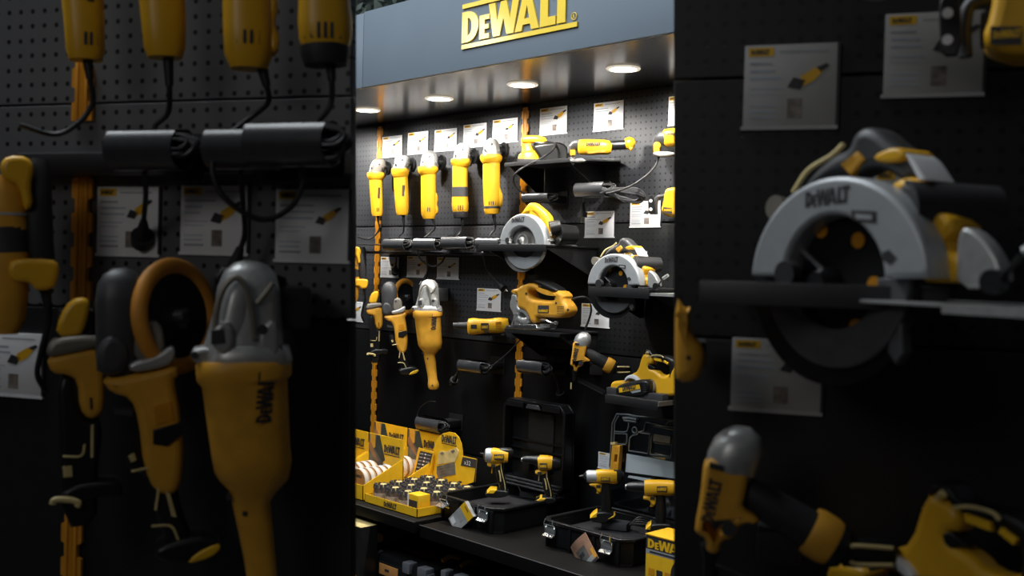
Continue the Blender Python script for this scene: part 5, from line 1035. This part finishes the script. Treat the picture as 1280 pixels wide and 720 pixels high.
# ---------------------------------------------------------------- closed cases under the shelf
def closed_case(x0, x1, y0, y1, z0, h, label):
    fr = at(x0, y0, z0); w, D = x1-x0, y1-y0; t = thing('tool_case', label, 'tool case', fr, 'closed black tool cases under the shelf')
    MB('case_black').box((0, 0, 0), (w, D, h*.6), .012).box((-.006, -.006, h*.56), (w+.006, D, h*.6), .003).obj('lower_shell', t)
    L = MB('case_black').box((0, 0, h*.6), (w, D, h), .02).box((w*.2, -.01, h*.66), (w*.74, .02, h*.9), .008)
    L.use('case_grey')
    for u, s in ((.03, .07), (.2, .1), (.68, .1), (.88, .12)): L.box((w*u, -.014, h*.86), (w*(u+s), .03, h*1.02), .006)
    L.box((w*.94, -.01, h*.8), (w*1.01, .03, h*.95), .006)
    L.use('orange_yellow').box((w*.16, -.012, h*.56), (w*.36, -.004, h*.62), .002)
    L = L.obj('lid', t); l2 = MB('yellow_dark'); logo(l2, (w*.36, .1, h+.001), EX, EY, .045, .16, nd=(0, 0, 1)); l2 = l2.obj('lettering', L); l2['label'] = 'dull yellow lettering on the lid'
    m = MB('kraft').box((w*.36, -.0125, h*.72), (w*.62, -.009, h*.88), .001); m.use('print_dark').box((w*.44, -.0128, h*.78), (w*.5, -.012, h*.82)); m.obj('paper_label', t)
    m = MB('print_grey').box((w*.08, -.012, h*.2), (w*.2, .0, h*.58), .003); m.use('chrome').box((w*.08, -.014, h*.56), (w*.2, -.004, h*.6), .001); m.obj('latch', t)
    m = MB('print_grey').box((w*.76, -.012, h*.2), (w*.88, .0, h*.58), .003); m.use('chrome').box((w*.76, -.014, h*.56), (w*.88, -.004, h*.6), .001); m.obj('latch', t)
ua, ub = W(447, 684, .6), W(536, 711, .6); ut = (ua.z+ub.z)/2
closed_case(ua.x, ub.x, -.6, -.25, ZLOW, ut-ZLOW, 'closed black tool case with grey corner pads under the shelf, left one')
vc = W(551, 712, .58); zc_ = vc.z
closed_case(vc.x, vc.x+.45, -.58, -.25, ZLOW, vc.z-ZLOW, 'closed black tool case under the shelf, right one near the bottom edge')
def grip_bar(x0, y0, z0, x1, y1, z1, label):
    fr = at(x0, y0, z0); t = solo('yellow_strap', MB('yellow_dark').tube([(0, 0, 0), ((x1-x0)/2, (y1-y0)/2, .012), (x1-x0, y1-y0, z1-z0)], .009, 8, 4), label, 'strap', fr)
pa = HZ(553, 701, zc_+.01); pb = HZ(574, 697, zc_+.01); grip_bar(pa.x, pa.y, pa.z, pb.x, pb.y, pb.z, 'short yellow strap lying on the right closed case')
pa = HZ(576, 708, zc_+.01); pb = HZ(596, 704, zc_+.01); grip_bar(pa.x, pa.y, pa.z, pb.x, pb.y, pb.z, 'second yellow strap beside the first on the right closed case')
def under_box():
    p = W(451, 660, .70); fr = at(p.x-.33, -.70, ZLOW); h = p.z-ZLOW; w = .33; t = thing('product_box', 'tall black and yellow box under the shelf at far left', 'box', fr)
    mb = MB('black').box((0, 0, 0), (w, .085, h), .001); mb.use('carton_yellow').box((.0, -.001, 0), (w*.93, .0, h*.5)).box((w*.8, -.0012, 0), (w*.86, .0, h*.9)); mb.use('cream').box((0, 0, h), (w, .085, h+.001)); mb.obj('carton', t)
    p2 = W(455, 660, .24); h = p2.z-ZLOW; fr = at(p2.x, -.24, ZLOW); mb = MB('kraft').box((0, 0, 0), (.15, .2, h), .002); mb.use('print_dark').box((.02, -.001, h*.6), (.035, 0, h*.75)); solo('cardboard_box', mb, 'dim brown cardboard box behind the tall black box under the shelf', 'box', fr)
under_box()
# ================================================================== two panels standing in for enlarged, dim side strips of the view
KM = 1280/404
def near(P):
    q = P-CAM; return CAM+RT*q.dot(RT)+UU*q.dot(UU)+FW*(q.dot(FW)/KM)
def bay(pxa, pxb, push):
    a, b = near(W(pxa, 345)), near(W(pxb, 345)); rot = math.atan2(b.y-a.y, b.x-a.x); o = (a+b)/2
    n = V((sin(rot), -cos(rot), 0)); o = o-n*push; o.z = 0; return Fr(0, 0, 0, rot, o)
def qx(px): return 640+(px-640)*KM
def qy(py): return 360+(py-360)*KM
index_kids()
def put(key, label, group, dx=0, dy=0, lift=0):
    o = T_TOOLS[key] if isinstance(key, str) else key
    c = copy_tree(o); P = o.location.copy(); Q = near(P)
    za = P-CAM; aza = math.atan2(za.dot(R0), za.dot(fw0)); zq = Q-CAM; azq = math.atan2(zq.dot(R0), zq.dot(fw0))
    if dx or dy: Q += RT*(dx*zq.dot(FW)/F)-UU*(dy*zq.dot(FW)/F)
    c.location = Q; c.rotation_euler = (0, 0, o.rotation_euler.z-(azq-aza)); c['label'] = label; c['group'] = group
    for ch in c.children_recursive:
        if ch.name.startswith(('wall_mount', 'wall_bracket')): ch.scale = (1, .55, 1)
    return c
def panel(fr, xl, xr, lean_px, seams, label, edge):
    """board with its inner edge along the line lean_px"""
    t = thing('side_strip_panel', label, 'display panel', fr)
    def xat(z):
        (ax, ay), (bx, by) = lean_px; a, b = fr.p(ax, ay), fr.p(bx, by); return a.x+(b.x-a.x)*(z-a.z)/(b.z-a.z)
    zt = fr.p(0 if edge > 0 else 1280, -70).z+.25; zs = [zt]+[fr.p((lean_px[0][0]), s).z for s in seams]+[.04]; xo = fr.p(xl if edge > 0 else xr, 360).x
    for i in range(len(zs)-1):
        z1, z0 = zs[i]-.0015, zs[i+1]+.0015
        mb = MB(('pegboard_lit' if edge > 0 else 'pegboard_shaded') if i < len(zs)-2 else 'shelf_black').prism([(xo, z0), (xat(z0), z0), (xat(z1), z1), (xo, z1)], 0, .02, .002); mb.obj('board', t)  # light and shade put into board colours, lowest board near black
    MB('shelf_black').prism([(xo, .05), (xat(.05)-.02*edge, .05), (xat(zt-.01)-.02*edge, zt-.01), (xo, zt-.01)], .0205, .028).obj('backing', t)
    mb = MB('shelf_black')
    for x in (xo, xat(.5)): mb.box((min(x, x-edge*.06), -.16, 0), (max(x, x-edge*.06), .2, .04), .006)
    mb.obj('foot', t)
    return t
GL, GR = 'tools on the dim left side panel', 'tools on the dim right side panel'
FLb = bay(450, 560, .09); FRb = bay(715, 830, .10)
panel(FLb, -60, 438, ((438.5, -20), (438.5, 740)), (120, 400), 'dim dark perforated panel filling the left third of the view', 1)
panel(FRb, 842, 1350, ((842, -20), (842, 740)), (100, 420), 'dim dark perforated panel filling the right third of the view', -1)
# left side panel
put('g1', 'dim yellow grinder on the left side panel, first from the left at the top edge', GL)
put('g2', 'dim yellow grinder on the left side panel, second from the left at the top edge', GL)
put('g3', 'dim yellow grinder with vent slots on the left side panel, third at the top edge', GL)
put('g4', 'dim banded yellow grinder on the left side panel, at its inner upper edge', GL, dx=-29)
put('ham', 'dim yellow hammer drill with black handle at the far left picture edge', GL)
put('cut', 'dim cordless tool with bright yellow nose, leftmost hanging tool on the left side panel', GL)
put('sg', 'dim black-headed cordless grinder on the left side panel, left of the big polisher', GL)
put('pad', 'dim round orange-rimmed pad on the left side panel, left of the big polisher', GL)
put('pol', 'large dim yellow polisher with cast head, biggest tool on the left side panel', GL)
def putt(*a, **k): c = put(*a, **k); c.rotation_euler = (0, 0, FLb.rot); c.scale = (.74, 1, 1)
putt(TB['r1'], 'dim black cable tube on the left side panel, left one of three', GL)
putt(TB['r2'], 'dim black cable tube on the left side panel, middle one of three', GL)
put(PL['p1'], 'dim black plug hanging over the left card on the left side panel', GL)
put(PL['p2'], 'dim black cable hanging beside the polisher head on the left side panel', GL)
putt(TB['r3'], 'dim black cable tube on the left side panel, right one at its inner edge', GL, dx=-60)
def fcard(fr, a, b, label, seed, group): card(fr, ((qx(a[0]), qy(a[1])), (qx(b[0]), qy(b[1]))), label, .006, seed, group=group, pm='paper' if fr is FLb else 'paper_shaded')  # right panel cards use darker paper in place of weaker light
fcard(FLb, (476.5, 320), (500, 347), 'dim white card on the left side panel, left one of three in a row', 21, 'cards on the side panels')
fcard(FLb, (509.5, 319.5), (535, 346.5), 'dim white card on the left side panel, middle one of three in a row', 22, 'cards on the side panels')
fcard(FLb, (547, 321), (575, 349.5), 'dim white card on the left side panel, right one beside its inner edge', 23, 'cards on the side panels')
fcard(FLb, (430, 377), (454, 403), 'dim white card at the far left picture edge, half height', 24, 'cards on the side panels')
def fup(fr, qpx, y0, y1, label):
    a = fr.p(qpx[0], y0); b = fr.p(qpx[1], y1); f2 = Fr(0, 0, 0, fr.rot, fr.o+fr.X*a.x+fr.N*.004); upright(0, min(a.z, b.z), max(a.z, b.z), 0, label, f2, 'uprights on the side panel')
fup(FLb, (108, 108), 212, 375, 'dim yellow slotted upright on the left side panel, middle piece')
fup(FLb, (95, 95), 615, 760, 'dim yellow slotted upright on the left side panel, lowest piece')
fup(FLb, (108, 108), 78, 152, 'dim yellow slotted upright on the left side panel, short top piece')
a = FLb.p(45, 195, .02); b = FLb.p(437, 195, .02); f2 = Fr(0, 0, 0, FLb.rot, FLb.o+FLb.X*a.x+EZ*a.z)
t = thing('tool_rail', 'dim black rail with cable tubes across the left side panel', 'rail', f2)
MB('shelf_black').box((0, -.07, -.035), (b.x-a.x, -.001, .0), .006).obj('plate', t)
# right side panel
put('saw2', 'large dim circular saw with yellow and black handle on the right side panel', GR)
put('nail', 'dim nail gun with grey dome on the right side panel, lower left', GR)
put('plan', 'dim yellow planer at the lower right corner on the right side panel', GR)
put('edge', 'dim yellow tool with two-holed plate at the upper right corner', GR)
put(COIL, 'dim bundle of black cable at the top edge of the right side panel', GR)
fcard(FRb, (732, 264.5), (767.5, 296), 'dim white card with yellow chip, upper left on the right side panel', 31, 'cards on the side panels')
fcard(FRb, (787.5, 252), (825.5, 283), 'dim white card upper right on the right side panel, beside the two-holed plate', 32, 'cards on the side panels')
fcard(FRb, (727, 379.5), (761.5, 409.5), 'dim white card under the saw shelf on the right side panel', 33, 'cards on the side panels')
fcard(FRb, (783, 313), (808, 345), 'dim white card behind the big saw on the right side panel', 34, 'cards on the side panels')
p = near(W(736, 358, .31))+FRb.N*.05; p2 = near(W(812, 358, .31)); r_ = FRb.rot; f2 = Fr(0, 0, 0, r_, p); 
t = thing('tool_shelf', 'dim black shelf under the big saw on the right side panel', 'shelf', f2)
q0 = f2.p(qx(714), qy(357)); q1 = f2.p(qx(812), qy(369.5)); dd = (f2.o-FRb.o).dot(FRb.N)
MB('graphite').box((q0.x, 0, q1.z), (q1.x, .003, q0.z), .001).obj('front_lip', t); MB('shelf_black').box((q0.x, .003, q0.z-.006), (q1.x, dd-.004, q0.z-.001), .001).obj('shelf_plate', t)
p = near(W(757, 493, .27)); f2 = Fr(0, 0, 0, r_, p); q0 = f2.p(qx(756), qy(494)); q1 = f2.p(qx(846), qy(500)); dd = (f2.o-FRb.o).dot(FRb.N)
t = thing('tool_shelf', 'dim black shelf under the planer on the right side panel', 'shelf', f2); MB('shelf_black').box((q0.x, 0, q0.z-.008), (q1.x, dd-.004, q0.z), .001).obj('shelf_plate', t)
def side_tool():
    o = near(W(707, 385, .2)); f2 = Fr(0, 0, 0, 0, o); n = CAM-o; f2 = Fr(0, 0, 0, math.atan2(n.x, -n.y), o); t = thing('palm_router', 'dim yellow rounded tool at the inner edge of the right side panel', 'router', f2, GR)
    g = lambda L: [(840+x/2.91, 320+y/2.91) for x, y in L]
    mb = MB('orange_yellow'); mb.prism([f2.xz(*p_) for p_ in g([(12, 140), (50, 195), (70, 180), (62, 270), (115, 330), (120, 385), (90, 450), (20, 455), (10, 400)])], -.03, .03, .014, (), 1); mb.obj('housing', t)
    mb = MB('print_dark'); q = f2.p(*g([(60, 370)])[0], .03); mb.cone(q, q+V((0, -.001, 0)), .003, n=10); mb.obj('screw', t); MB('shelf_black').box((.0, .03, -.02), (.03, .11, .01)).obj('wall_bracket', t)
side_tool()
